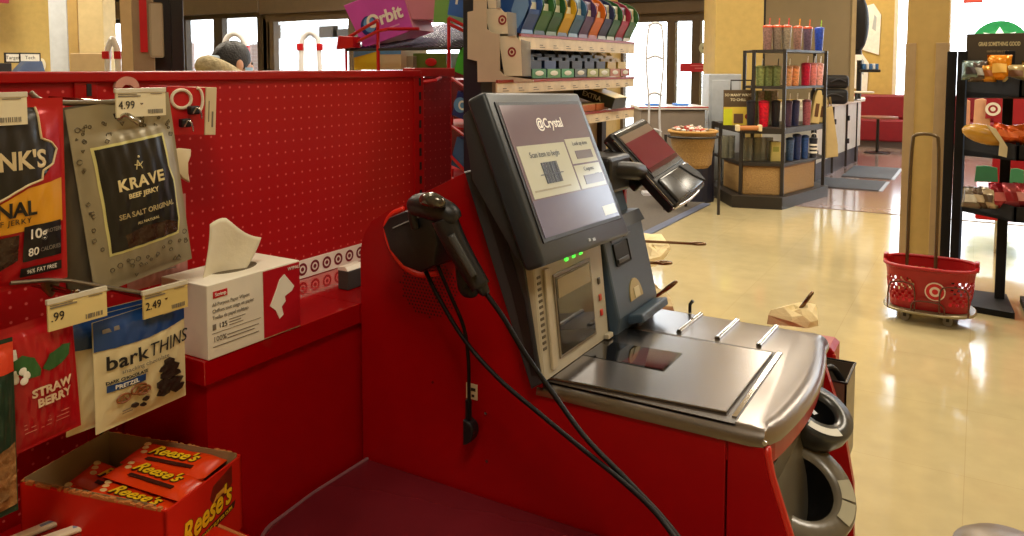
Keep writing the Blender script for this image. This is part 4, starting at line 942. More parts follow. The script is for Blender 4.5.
MB().tube([pk(416, 228, .09), pk(411, 212, .10), pk(417, 200, .10), pk(430, 196, .09), pk(441, 201, .08)], .009, smooth=2).build('hook_arm', BLK, g, world=True, smooth=True)
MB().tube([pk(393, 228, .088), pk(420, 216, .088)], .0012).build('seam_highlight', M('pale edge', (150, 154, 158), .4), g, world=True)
gs = thing('barcode_scanner', 'black pistol-grip barcode scanner hanging nose up in the cradle', 'barcode scanner', (pk(460, 250, .12)))
hd = [pk(414, 207, .125), pk(421, 205, .13), pk(434, 208, .135), pk(448, 214, .135), pk(455, 221, .13)]
def hr(t): return .0155+.0075*math.sin(PI*min(1, t*1.05))**.6
MB().tube(catmull(hd, 5), hr, n=18).build('head', BLK, gs, world=True, smooth=True)
m = MB(); m.tube(catmull([pk(421, 200, .15), pk(432, 200, .16), pk(445, 205, .158)], 5), lambda t: .004+.010*math.sin(PI*t)**.7, n=14); m.build('chrome_cap', M('smoked chrome', (96, 94, 86), .16, metal=.7), gs, world=True, smooth=True)
MB().tube(catmull([pk(444, 218, .135), pk(453, 238, .13), pk(466, 262, .125), pk(481, 287, .12)], 6), lambda t: .0235-.006*t, n=18).build('handle', BLK, gs, world=True, smooth=True)
MB().tube(catmull([pk(451, 235, .15), pk(463, 257, .147), pk(474, 276, .142)], 5), lambda t: .007, n=10).build('grip_highlight', M('grip satin', (64, 66, 66), .25), gs, world=True, smooth=True)
MB().tube(catmull([pk(461, 262, .115), pk(464, 276, .11), pk(467, 289, .11), pk(474, 291, .115)], 5), lambda t: .011+.004*math.sin(PI*t), n=12).build('trigger', BLK2, gs, world=True, smooth=True)
MB().tube(catmull([pk(480, 284, .12), pk(486, 294, .115)], 3), lambda t: .014-.006*t, n=12).build('strain_relief', BLK, gs, world=True, smooth=True)
def cord(name, pts, r, lb, d0=.05):
    P = [pk(x, y, d) for x, y, d in pts]; c = P[0]
    o = MB().tube(catmull(P, 8), r, n=8).build(name, M('cord black', (9, 9, 10), .55, spec=.3), None, smooth=True); tag(o, lb, 'cord'); return o
cord('data_cable', [(485, 292, .115), (503, 317, .11), (524, 352, .10), (552, 392, .09), (585, 437, .10), (625, 478, .12), (660, 515, .17), (684, 545, .22)], .0045, 'black cord running from the barcode scanner grip down to the bottom edge')
cord('power_cable', [(424, 268, .05), (440, 300, .06), (466, 342, .07), (500, 380, .08), (540, 414, .09), (580, 447, .105), (622, 481, .13), (655, 512, .18), (680, 545, .23)], .0042, 'black cord from under the cradle, lower of the two long ones')
o = cord('dangling_cable', [(438, 266, .04), (448, 290, .04), (463, 325, .035), (468, 355, .03), (469, 390, .025), (469, 420, .022)], .0036, 'short black cord dangling straight down beside the white sticker')
pg = thing('cord_plug', 'black D-shaped plug at the end of the dangling cord', 'plug', pk(470, 430, .02))
MB().prism([(pk(466, 418, .02).x, pk(466, 418, .02).z)]+[(pk(467+9*math.cos(a), 431-12*math.sin(a), .02).x, pk(467+9*math.cos(a), 431-12*math.sin(a), .02).z) for a in [PI/2-.2-k*(PI-.4)/10 for k in range(11)]]+[(pk(466, 443, .02).x, pk(466, 443, .02).z)], 'Y', KY0-.032, KY0-.008, bev=.003).build('plug_body', BLK, pg, world=True)
MB().box(pk(466, 400, .02).x, KY0-.024, pk(470, 422, .02).z, pk(471, 400, .02).x, KY0-.016, pk(470, 400, .02).z, bev=.002).build('plug_neck', BLK, pg, world=True)
# small sagging cable near the cradle
# ------------------------------------------------------------------ maroon slab in front
t = thing('bagging_shelf', 'low glossy dark maroon shelf with a rounded corner beside the checkout', 'shelf', (-.7, .95, 0))
def rr(x0, y0, x1, y1, r, n=8):
    L = []
    for cx_, cy_, a0 in ((x1-r, y1-.002, 0), (x0+.002, y1-.002, PI/2), (x0+r, y0+r, PI), (x1-r, y0+r, 1.5*PI)):
        rad = r if cy_ < y1-.01 else .002
        for k in range(n+1):
            a = a0+PI/2*k/n; L.append(((cx_ if rad == r else (x1-.002 if a0 == 0 else x0+.002))+rad*math.cos(a), cy_+rad*math.sin(a)))
    return L
pl = [(-.25, 1.25), (-1.10, 1.25), (-1.10, 1.09), (-1.095, 1.04)]+[(-1.00+.09*math.cos(a)-.0, .99+.09*math.sin(a)) for a in [PI-.0+k*PI/2/8 for k in range(9)]]+[(-.8, .86), (-.25, .80)]
MB().prism(pl, 'Z', .535, .567, bev=.004).build('shelf_top', MAROON, t, world=True, smooth='auto')
MB().tube([(x, y, .566) for x, y in pl[1:13]], .004).build('edge_band', M('edge band mauve', (120, 84, 88), .3), t, world=True)
MB().box(-1.0, .98, 0, -.3, 1.24, .535).build('shelf_base', RED, t, world=True)
# ------------------------------------------------------------------ red counter and pegboard partition
PXX = -1.372
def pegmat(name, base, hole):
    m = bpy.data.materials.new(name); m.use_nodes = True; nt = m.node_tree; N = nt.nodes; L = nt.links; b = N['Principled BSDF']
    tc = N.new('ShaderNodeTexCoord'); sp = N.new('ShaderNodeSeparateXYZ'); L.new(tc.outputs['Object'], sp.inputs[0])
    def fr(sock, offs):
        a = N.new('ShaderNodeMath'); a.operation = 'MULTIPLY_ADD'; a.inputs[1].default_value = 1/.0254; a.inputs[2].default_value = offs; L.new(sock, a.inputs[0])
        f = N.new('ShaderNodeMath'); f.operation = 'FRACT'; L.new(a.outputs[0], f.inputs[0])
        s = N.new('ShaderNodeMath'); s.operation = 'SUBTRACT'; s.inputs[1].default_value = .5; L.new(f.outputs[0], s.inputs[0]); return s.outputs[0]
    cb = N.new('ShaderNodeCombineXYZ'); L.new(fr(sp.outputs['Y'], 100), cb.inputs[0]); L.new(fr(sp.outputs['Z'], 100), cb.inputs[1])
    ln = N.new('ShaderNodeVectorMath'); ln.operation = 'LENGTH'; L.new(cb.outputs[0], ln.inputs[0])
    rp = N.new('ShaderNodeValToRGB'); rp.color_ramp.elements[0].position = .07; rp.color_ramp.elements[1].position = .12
    rp.color_ramp.elements[0].color = lin(hole)+(1,); rp.color_ramp.elements[1].color = lin(base)+(1,)  # pale dots at the holes paint in their bright rim glints
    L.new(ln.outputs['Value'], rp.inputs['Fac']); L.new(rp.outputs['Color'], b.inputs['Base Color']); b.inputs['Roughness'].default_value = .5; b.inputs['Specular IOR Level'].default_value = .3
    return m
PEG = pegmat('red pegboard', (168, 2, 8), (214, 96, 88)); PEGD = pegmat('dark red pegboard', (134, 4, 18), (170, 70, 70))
pt = thing('pegboard_partition', 'red perforated metal partition running behind the candy and the tissue box', 'partition', (PXX, 1.0, 0))
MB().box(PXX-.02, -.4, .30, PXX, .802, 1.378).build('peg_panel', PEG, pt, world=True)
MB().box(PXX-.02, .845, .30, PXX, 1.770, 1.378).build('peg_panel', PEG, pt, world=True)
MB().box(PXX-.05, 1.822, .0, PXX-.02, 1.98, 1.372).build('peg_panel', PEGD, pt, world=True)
MB().box(PXX-.035, -.4, 1.374, PXX+.008, 1.80, 1.394, bev=.003).build('top_rail', RED, pt, world=True)
MB().box(PXX-.06, 1.80, 1.374, PXX-.015, 2.0, 1.40, bev=.003).build('top_rail', RED, pt, world=True)
for y in (.802, 1.770):
    MB().box(PXX-.03, y, 0, PXX+.004, y+(.043 if y < 1 else .045), 1.376, bev=.002).build('upright', RED, pt, world=True)
    m = MB()
    for i in range(26): m.box(PXX+.003, y+.022, .35+i*.04, PXX+.005, y+.031, .372+i*.04)
    m.build('slots', BLK2, pt, world=True)
MB().box(PXX-.02, -.4, 0, PXX, .80, .30).build('kick_panel', RED, pt, world=True)
MB().box(PXX-.03, .845, 0, PXX-.0, 1.77, .30).build('kick_panel', RED, pt, world=True)
MB().tube([(PXX-.01, 1.83, 1.36), (PXX+.02, 1.85, 1.365), (PXX-.02, 1.93, 1.372)], .005).build('bracket_wire', REDM, pt, world=True)
# pale smudge stickers
m = MB(); c = Px(128, 84, PXX+.0105); m.prism([(c.y+.024*math.cos(a), c.z-.006+.020*math.sin(a)) for a in [PI*k/12 for k in range(13)]]+[(c.y-.012, c.z-.008), (c.y-.004, c.z-.001), (c.y+.006, c.z-.002), (c.y+.014, c.z-.008)], 'X', PXX+.0005, PXX+.009)
m.build('sticker_remnant', M('sticker remnant pink', (206, 150, 130), .7)); tag(bpy.data.objects['sticker_remnant'], 'pale torn sticker arc near the top edge of the partition', 'sticker')

ct = thing('red_counter', 'glossy red counter ledge holding the tissue box, against the pegboard', 'counter', (-1.24, 1.05, 0))
MB().box(PXX+.0045, .862, .857, -1.12, 1.2545, .90, bev=.002).build('counter_ledge', REDG, ct, world=True)
MB().box(PXX+.0045, 1.2545, .857, -1.1195, 1.77, .90).build('counter_ledge', REDG, ct, world=True)
MB().box(PXX+.0045, .872, 0, -1.128, 1.77, .857).build('counter_body', RED, ct, world=True)
st = thing('bullseye_strip', 'white paper strip printed with a row of dark red bullseyes along the pegboard foot', 'label strip', (PXX, 1.3, .92))
MB().box(PXX+.0008, .90, .9015, PXX+.003, 1.77, .945).build('paper_strip', WHITE, st, world=True)
BR = M('bullseye maroon', (110, 10, 26), .5)
R90 = Matrix.Rotation(PI/2, 4, 'Z')
y = .93
while y < 1.76:
    bullseye(st, 0, 0, .0150, red=BR, T=Matrix.Translation((PXX+.003-st.location.x, y-1.3, .923-.92)) @ R90); y += .0405
t = thing('grey_box', 'small dark grey box with a white top at the far end of the counter ledge', 'box', (-1.28, 1.5, .9005))
a = Pz(345, 292, .90); b = Pz(358, 286, .90)
MB().box(a.x-.03, a.y+.01, .9005, a.x, a.y+.07, .944, bev=.002).build('box_body', M('dark grey card', (62, 60, 56), .6), t, world=True)
MB().prism([(a.x-.03, .944), (a.x, .944), (a.x-.008, .953), (a.x-.03, .951)], 'Y', a.y+.01, a.y+.07).build('white_flap', WHITE, t, world=True)

# tissue box ---------------------------------------------------------------
tb = thing('wipes_box', 'white and red box of paper wipers with one sheet pulled up', 'tissue box', (-1.118, .87, .9005), (0, 0, PI/2-.0))
# local: x -> +Y, -y -> +X
TBM = M('wipes box card', (228, 222, 204), .5)
MB().box(0, 0, 0, .213, .122, .130, bev=.0015).build('carton', TBM, tb)
MB().box(.122, -.0012, .003, .211, -.0002, .127).build('red_panel', M('wipes red', (176, 14, 30), .4), tb)
MB().prism([(.136, .060), (.150, .048), (.158, .030), (.168, .036), (.164, .052), (.174, .060), (.172, .070), (.190, .076), (.196, .084), (.172, .112), (.160, .104), (.150, .084)], 'Y', -.0024, -.0012).build('wipe_picture', WHITE, tb)
MB().box(.012, -.0012, .105, .042, -.0002, .117, bev=.0004).build('red_badge', TRED, tb)
text('Scrimp', .0085, WHITE, tb, .027, .111, -.0014, bold=.02)
text('WYPALL', .0085, WHITE, tb, .197, .119, -.0014, bold=.01)
for i, s in enumerate(('All-Purpose Paper Wipers', 'Chiffons tout usage en papier', 'Toallas de papel multiuso')): text(s, .0092, INKG, tb, .010, .094-i*.0115, -.0004, align='LEFT', sx=.82)
text('125', .0125, INK, tb, .022, .055, -.0004, align='LEFT'); m = MB(); m.box(.010, -.0008, .05, .017, -.0002, .06); m.box(.045, -.0008, .06, .08, -.0002, .0612); m.box(.045, -.0008, .055, .07, -.0002, .0562); m.box(.045, -.0008, .05, .075, -.0002, .0512); m.box(.008, -.0008, .044, .115, -.0002, .0446); m.box(.04, -.0008, .034, .11, -.0002, .0352); m.box(.04, -.0008, .028, .1, -.0002, .0292); m.box(.01, -.0008, .02, .11, -.0002, .0212); m.build('print_lines', INKG, tb)
text('100%', .013, INKG, tb, .010, .033, -.0004, align='LEFT')
# slot and rolled rim
m = MB(); m.prism([(.107+.052*math.cos(a), .066+.034*math.sin(a)) for a in [2*PI*k/24 for k in range(24)]], 'Z', .1295, .1303); m.build('slot', M('slot shadow card', (96, 84, 62), .8), tb)
m = MB(); m.surf(lambda u, v: (.085+.085*u, .10-.02*v+.02*math.sin(u*3), .1305+.028*math.sin(v*PI*.6)*(.5+.5*math.sin(u*PI))), 12, 5); m.build('torn_flap', TBM, tb, smooth=True)
def tis(u, v):
    x = .028+.082*u*(1.0+.3*v)+.012*v+.01*math.sin(v*2); y_ = .050+.016*math.sin(u*PI)*(1-v*.5)-.010*u; z = .118+(.105-.045*max(0, u-.35)*1.4)*v+.006*math.sin(u*6)*v
    return (x, y_, z)
m = MB(); m.surf(tis, 14, 12); o = m.build('paper_sheet', M('wiper sheet', (222, 212, 184), .85, bump=.2, bscale=40), tb, smooth=True)
mod = o.modifiers.new('thick', 'SOLIDIFY'); mod.thickness = .0012
m = MB(); m.surf(lambda u, v: (.075+.055*u, .064+.012*math.sin(u*PI), .118+.07*v*(1-u*.75)), 10, 8); o = m.build('paper_sheet', M('wiper sheet', (222, 212, 184)), tb, smooth=True)

# ------------------------------------------------------------------ hanging bags
def bag(name, label, cat, loc, w, h, th, mat, rot=(0, 0, PI/2), seal=.09, group=None, wr=.0012, seed=0, hole=True):
    t = thing(name, label, cat, loc, rot, group)
    def dep(x, z):
        u = x/(w/2); v = (-z)/h
        if v < seal or abs(u) > .95 or v > .97: return .0008
        vv = (v-seal)/(.97-seal); e = (1-abs(u/.95)**2.6)*(max(0, math.sin(PI*vv**.8)))**.55
        return .0008+th*e+wr*(math.sin(23*u+11*v+seed)*math.sin(17*v-6*u+seed))*min(1, e*2)
    def fr(u, v, s):
        x = (u-.5)*w; z = -v*h; return (x, -s*dep(x, z) if s > 0 else dep(x, z)*.8, z)
    m = MB(); m.surf(lambda u, v: fr(u, v, 1), 44, 56); m.surf(lambda u, v: fr(u, v, -1), 12, 16)
    m.build('bag_body', mat, t, smooth=True, weld=False)
    return t, dep
def peghook(name, label, y, z, x1, tagw, price, tz, cream=CREAM, tlab=None, drop=0, prong=True):
    """straight hook out of the pegboard at (y, z) ending at x1, with a tag plate"""
    t = thing(name, label, 'display hook', (PXX, y, z))
    MB().tube([(PXX+.001, y, z+.01), (PXX+.02, y, z), (x1-.03, y, z-drop*.6), (x1, y, z-drop+.008)], .0028, smooth=1).build('prong', STEELD, t, world=True, smooth=True)
    MB().tube([(PXX+.001, y-.002, z+.012), (x1-.01, y-.002, z+.006)], .0022).build('tag_arm', STEELD, t, world=True)
    m = MB(); zt = tz; m.box(x1-.003, y-tagw/2, zt-.021, x1, y+tagw/2, zt+.021); m.build('tag_card', cream, t, world=True)
    MB().box(x1-.0045, y-tagw/2-.001, zt+.016, x1+.001, y+tagw/2+.001, zt+.023, bev=.0005).build('tag_holder', M('clear tag rim', (206, 200, 180), .2), t, world=True)
    T = Matrix.Translation((x1+.0004, y, zt)) @ R90
    if price:
        text(price, .0175, INK, t, x=-tagw/2+.003, z=-.003, T=T, align='LEFT', world=True, name='price', sx=.9)
    m = MB(); m.box(-tagw/2+.003, -.0006, .010, -.002, 0, .0118); m.box(-tagw/2+.003, -.0006, .0135, -.008, 0, .0145); m.box(tagw*.18, -.0006, .0135, tagw*.42, 0, .0145)
    random.seed(int(y*100)); x = tagw*.12
    while x < tagw*.42: m.box(x, -.0006, -.017, x+.0009, 0, -.0105); x += random.choice((.0016, .0022, .003))
    m.b.transform(T); m.build('tag_print', INKG, t, world=True)
    return t
GR = M('krave grey film', (150, 140, 112), .32, metal=.15, var=.1)
GR2 = M('krave dark grey film', (96, 88, 70), .4, var=.1)
def krave(loc, label, rot, front=True, k=0):
    t, dep = bag('jerky_bag', label, 'jerky bag', loc, .172, .285, .016, GR if front else GR2, rot, seal=.17, group='grey jerky bags on the upper hook', seed=k)
    lx0, lx1, lz1, lz0 = -.057, .060, -.066, -.228
    if front:
        outl = [(lx0-.004, lz1+.004), (lx1+.002, lz1+.004), (lx1+.003, lz1-.05), (lx1+.010, lz1-.075), (lx1+.010, lz0+.02), (lx1+.004, lz0-.004), (lx0-.002, lz0-.004)]
        patch(t, 'label_border', M('pale lime border', (206, 200, 130), .4), outl, dep, .0008, 3)
        ino = [(lx0, lz1), (lx1-.002, lz1), (lx1-.001, lz1-.05), (lx1+.006, lz1-.075), (lx1+.006, lz0+.02), (lx1, lz0), (lx0+.002, lz0)]
        patch(t, 'black_label', M('label black', (24, 22, 20), .35), ino, dep, .0014, 3)
        kw = dict(depth=lambda x, z: dep(x, z)+.0018)
        LB = M('label cream', (222, 206, 150), .5)
        text('KRAVE', .0245, LB, t, .006, -.128, bold=.03, sx=1.0, space=1.12, **kw); text('BEEF JERKY', .0105, LB, t, .006, -.147, bold=.03, **kw)
        text('SEA SALT ORIGINAL', .0115, M('label tan', (176, 160, 112), .5), t, .010, -.176, bold=.02, sx=.95, **kw); text('ALL NATURAL', .006, LB, t, .008, -.192, **kw)
        m = MB()
        for a, b in (((0, .094), (.002, .103)), ((.002, .103), (-.006, .100)), ((0, .094), (.006, .108)), ((.0, .094), (-.004, .108)), ((.002, .103), (.008, .098))):
            A = Vector((a[0]+.004, -dep(a[0], -a[1])-.002, -a[1])); B = Vector((b[0]+.004, -dep(b[0], -b[1])-.002, -b[1])); m.cyl(A, B, .0008, n=5)
        m.ell((.007, -dep(.0, -.089)-.002, -.089), .002, .001, .002); m.build('figure_mark', LB, t)
        patch(t, 'jerky_window', M('jerky brown', (58, 38, 26), .25, bump=.4, bscale=80), [(-.032, -.205), (0, -.199), (.045, -.203), (.064, -.212), (.062, -.226), (-.03, -.226)], dep, .002, 3)
        # small printed pictures scattered over the film
        random.seed(11); m = MB()
        for _ in range(170):
            x = random.uniform(-.078, .078); z = random.uniform(-.028, -.275)
            if lx0-.009 < x < lx1+.014 and lz0-.012 < z < lz1+.009: continue
            r = random.uniform(.002, .0045); y_ = -dep(x, z)-.0008; n = random.choice((3, 4, 6, 8)); a0 = random.random()*6
            P = [Vector((x+r*math.cos(a0+2*PI*q/n), y_, z+r*.9*math.sin(a0+2*PI*q/n))) for q in range(n)]
            m.tube(P, .0007, n=4, closed=True)
        m.build('film_print', M('film print grey', (92, 82, 62), .5), t)
    MB().prism([(-.014, -.018), (.016, -.018), (.019, -.024), (.012, -.029), (-.012, -.027)], 'Y', -.0016, -.0008).build('hang_hole', M('hole dark', (40, 30, 24), .8), t)
    return t
KX = -1.14
peghook('peg_hook', 'steel hook with a 4.99 price tag holding the grey jerky bags', 0.762, 1.338, KX+.02, .084, '4.99', 1.346)
for q, (dx, dy, dr, lb) in enumerate(((0, 0, 0, 'front grey jerky bag with black label and cream lettering'), (-.03, -.025, .02, 'second grey jerky bag, its left edge showing behind the front one'), (-.055, -.018, .05, 'third grey jerky bag, darker, behind the two in front'))):
    krave((KX+dx, .738+dy, 1.350-(.003*q)), lb, (0.0, -.125-dr*.6, PI/2+.0), q == 0, q)
# clear pink-tinted bag bottom showing below the jerky bags
t, dep = bag('clear_pouch', 'pale pinkish pouch hanging behind the grey jerky bags, only its foot showing', 'pouch', (-1.25, .872, 1.17), .12, .155, .008, M('pouch pinkish', (176, 120, 110), .35), group=None, seed=4)
m = MB(); m.box(-.05, -.0085, -.12, .0, -.008, -.117); m.box(-.05, -.0085, -.13, .03, -.008, -.128); m.build('pouch_print', INKG, t)
# left neighbour: red, black and gold jerky bag
JR = M('jerky red film', (176, 14, 22), .28, metal=.15)
JX = -1.13
t, dep = bag('jerky_bag', 'red, black and gold jerky bag at the left edge with protein callouts', 'jerky bag', (JX, .5445, 1.358), .20, .262, .020, JR, (.02, .0, PI/2), seal=.06, seed=2)
kw = dict(depth=lambda x, z: dep(x, z)+.002)
patch(t, 'black_banner', M('label black', (24, 22, 20)), [(-.094, -.012), (.060, -.012), (.062, -.055), (.078, -.062), (.086, -.072), (.078, -.092), (.062, -.100), (.060, -.112), (.035, -.118), (.0, -.135), (-.04, -.15), (-.094, -.158)], dep, .0016, 3)
P = [Vector((x, 0, z)) for x, z in ((.060, -.012), (.062, -.055), (.078, -.062), (.086, -.072), (.078, -.092), (.062, -.100), (.060, -.112), (.035, -.118), (.0, -.135), (-.04, -.15))]
P = [a.lerp(b, k/6) for a, b in zip(P, P[1:]) for k in range(6)]
m = MB(); m.tube([Vector((p.x, -dep(p.x, p.z)-.002, p.z)) for p in P], .0016, n=6); m.build('banner_border', M('banner cream', (206, 186, 140), .5), t)
patch(t, 'gold_panel', M('gold amber', (214, 150, 30), .35), [(-.094, -.161), (-.04, -.153), (.002, -.139), (.038, -.122), (.094, -.114), (.094, -.176), (.03, -.180), (-.094, -.186)], dep, .0012, 3)
text("LINK'S", .034, M('banner cream', (206, 186, 140)), t, .067, -.084, bold=.03, sx=.95, align='RIGHT', **kw)
text('ORIGINAL', .028, M('label black', (24, 22, 20)), t, .050, -.150, bold=.03, align='RIGHT', **kw); text('BEEF JERKY', .0105, M('label black', (24, 22, 20)), t, .042, -.166, space=1.2, align='RIGHT', **kw)
patch(t, 'callout_panel', M('label black', (24, 22, 20)), rect(.032, -.224, .090, -.174), dep, .0022, 3)
text('10g', .019, WHITE, t, .052, -.187, bold=.02, depth=lambda x, z: dep(x, z)+.003); text('PROTEIN', .0085, INKG, t, .076, -.186, bold=.01, sx=.8, depth=lambda x, z: dep(x, z)+.003)
text('80', .016, WHITE, t, .046, -.212, bold=.01, depth=lambda x, z: dep(x, z)+.003); text('CALORIES', .0085, INKG, t, .072, -.211, sx=.85, depth=lambda x, z: dep(x, z)+.003)
patch(t, 'callout_panel', M('label black', (24, 22, 20)), rect(.030, -.246, .090, -.233), dep, .0022, 2); text('96% FAT FREE', .0085, WHITE, t, .060, -.2395, sx=.85, depth=lambda x, z: dep(x, z)+.003)
patch(t, 'jerky_picture', M('jerky brown', (58, 38, 26)), [(-.092, -.190), (.026, -.184), (.026, -.22), (-.03, -.245), (-.092, -.24)], dep, .002, 3)
t2 = peghook('peg_hook', 'steel hook with a blank-looking price tag at the far left edge', 0.535, 1.335, JX+.02, .10, None, 1.345)
# long steel arm sweeping from left tag to the 4.99 tag
t = thing('crossbar_hook', 'long bent steel hook reaching across to the 4.99 tag', 'display hook', Px(40, 95, -1.2))
MB().tube(catmull([Px(30, 92, -1.16), Px(38, 99, -1.155), Px(50, 102, -1.15), Px(85, 103, -1.145), Px(117, 102, -1.14)], 6), .0042, n=10).build('hook_rod', M('dull steel', (130, 120, 104), .35, metal=.8), t, world=True, smooth=True)
t = thing('hook_tip', 'bright bent hook tip poking through the front jerky bag', 'display hook', Px(128, 120, -1.12))
MB().tube(catmull([Px(118, 119, -1.128), Px(126, 115.5, -1.115), Px(133, 119, -1.105), Px(139, 123, -1.10)], 6), .0045, n=10).build('hook_rod', CHROME, t, world=True, smooth=True)
# red/white hanging carton right of 4.99 tag
a0 = Px(168, 88, -1.27)
t = thing('hanging_carton', 'red carton with a white swirl hanging right of the 4.99 tag', 'carton', Px(190, 111, -1.27), (0, .06, PI/2-.15))
MB().box(-.045, 0, -.045, .030, .07, .045, bev=.001).build('carton_body', TRED, t)
MB().box(.0302, -.002, -.045, .052, .07, .046, bev=.001).build('white_side', M('carton cream', (216, 200, 160), .5), t)
T = Matrix.Identity(4)
m = MB(); m.tube([Vector((-.018+.019*math.cos(a), -.0012, .022+.017*math.sin(a))) for a in [2*PI*k/18 for k in range(18)]], .0032, n=6, closed=True); m.tube([Vector((.012+.02*math.cos(a)*.6, -.0012, .02+.024*math.sin(a))) for a in [-PI/2+PI*k/10 for k in range(11)]], .003, n=6); m.build('swirl_print', M('carton white', (226, 216, 190), .5), t)
m = MB(); m.box(.036, -.0028, -.02, .0375, -.002, .02); m.box(.043, -.0028, -.03, .046, -.002, .0); m.build('side_print', INKG, t)
for k, (x, z) in enumerate(((.0, .002), (-.016, -.022))):
    t2 = thing('bulldog_clip', ['black and chrome clip on the front of the hanging carton, upper', 'black and chrome clip at the lower corner of the hanging carton'][k], 'clip', WM[t.name] @ Vector((x, -.012, z)), (0, 0, PI/2-.1), 'clips on the hanging carton')
    MB().box(-.009, -.006, -.008, .011, .008, .008, bev=.003).build('clip_body', BLK, t2); MB().tube([(-.006, -.008, -.006), (0, -.014, .008), (.008, -.012, -.004), (.012, -.008, -.016)], .0016, smooth=1).build('clip_wire', CHROME, t2, smooth=True)
t = thing('white_hook_cap', 'white plastic hook cap poking out right of the jerky bags', 'hook cap', Px(184, 155, -1.26))
MB().prism([(Px(x, y, -1.26).y, Px(x, y, -1.26).z) for x, y in ((172, 150), (178, 148), (188, 149), (188, 156), (183, 162), (187, 182), (180, 178), (172, 168))], 'X', -1.262, -1.250, bev=.003).build('cap_body', M('carton cream', (216, 200, 160)), t, world=True, smooth='auto')
# clear clip below red bag
t = thing('clear_clip', 'grey translucent plastic hook clip under the red jerky bag', 'clip', Px(50, 285, -1.15))
MB().prism([(Px(x, y, -1.15).y, Px(x, y, -1.15).z) for x, y in ((40, 273), (50, 271), (60, 277), (56, 288), (50, 297), (43, 290))], 'X', -1.158, -1.142, bev=.004).build('clip_body', M('smoky clip', (110, 92, 70), .2), t, world=True, smooth='auto')

# chocolate bags -----------------------------------------------------------
BW = M('bark cream film', (214, 200, 156), .35); BBL = M('bark blue film', (22, 62, 118), .3)
def bark(loc, label, rot, front=True, k=0):
    t, dep = bag('chocolate_bag', label, 'snack bag', loc, .140, .172, .012, BW, rot, seal=.05, group='white and blue chocolate bags on the middle hook', seed=k)
    patch(t, 'blue_band', BBL, [(-.0695, -.045), (-.0695, .0), (.0695, .0), (.0695, -.040), (0, -.046)], dep, .0012, 3)
    if front:
        kw = dict(depth=lambda x, z: dep(x, z)+.0016)
        text('bark', .031, INK, t, -.057, -.068, align='LEFT', bold=.015, sx=1.05, **kw); text('THINS', .030, INK, t, .003, -.068, align='LEFT', sx=.82, shear=.15, **kw)
        text('snacking chocolate', .0095, INKG, t, .0, -.086, **kw)
        text('DARK CHOCOLATE', .0065, INK, t, -.028, -.097, bold=.03, **kw)
        patch(t, 'pretzel_banner', BBL, rect(-.056, -.112, -.002, -.101), dep, .0016, 3); text('PRETZEL', .0085, WHITE, t, -.029, -.1068, bold=.02, depth=lambda x, z: dep(x, z)+.0026)
        m = MB()
        for cx_, cz_, r in ((-.034, -.128, .009), (-.012, -.122, .0105), (-.005, -.127, .009)):
            y_ = -dep(cx_, cz_)-.0022
            m.tube([Vector((cx_+r*math.cos(a)*1.1, y_, cz_+r*.7*math.sin(a))) for a in [2*PI*q/14 for q in range(14)]], .0016, n=6, closed=True); m.tube([(cx_-r*.6, y_, cz_-r*.5), (cx_, y_-.0008, cz_+r*.3), (cx_+r*.6, y_, cz_-r*.5)], .0014, n=6)
        m.build('pretzel_picture', M('pretzel brown', (130, 74, 30), .5), t)
        random.seed(5); m = MB()
        for cx_, cz_, s in ((.036, -.098, .010), (.028, -.106, .011), (.042, -.108, .012), (.034, -.119, .014), (.048, -.122, .012), (.026, -.132, .014), (.044, -.136, .016), (.030, -.146, .014), (.052, -.148, .013), (.0, -.143, .006), (-.016, -.147, .006), (-.004, -.152, .005)):
            n = 6; P = [(cx_+s*random.uniform(.7, 1.15)*math.cos(2*PI*q/n+.3), cz_+s*.62*random.uniform(.7, 1.15)*math.sin(2*PI*q/n+.3)) for q in range(n)]
            y_ = -dep(cx_, cz_)-.001; m.prism(P, 'Y', y_-.0025, y_+.001)
        m.build('chocolate_picture', M('chocolate dark', (36, 22, 18), .4, bump=.4, bscale=120), t)
        m = MB(); m.box(-.058, 0, -.020, -.035, .0005, -.014); m.box(.030, 0, -.020, .05, .0005, -.013); m.box(-.035, 0, -.15, -.022, .0005, -.1485); m.box(-.035, 0, -.154, -.02, .0005, -.153)
        for v in m.b.verts: v.co.y = v.co.y-dep(v.co.x, v.co.z)-.002
        m.build('small_print', INKG, t)
    t.scale = (1.1, 1, 1)
    return t
bx = -1.10
peghook('peg_hook', 'steel hook with a 2.49 price tag holding the white chocolate bags', .767, 1.034, bx+.018, .078, '2.49', 1.039, cream=M('tag amber', (206, 182, 110), .6))
bark((bx, .734, 1.032), 'front white and blue chocolate bag with a picture of pretzels', (.05, -.03, PI/2), True, 0)
for k, (dx, dy, lb) in enumerate(((-.02, -.030, 'second white and blue chocolate bag, edge showing left of the front one'), (-.045, -.040, 'third white and blue chocolate bag from the front'),)):
    bark((bx+dx, .742+dy, 1.032), lb, (.05, .03, PI/2), False, k+1)
bark((bx-.070, .682, 1.022), 'rear white and blue chocolate bag beside the strawberry bag', (.03, .0, PI/2), True, 3)
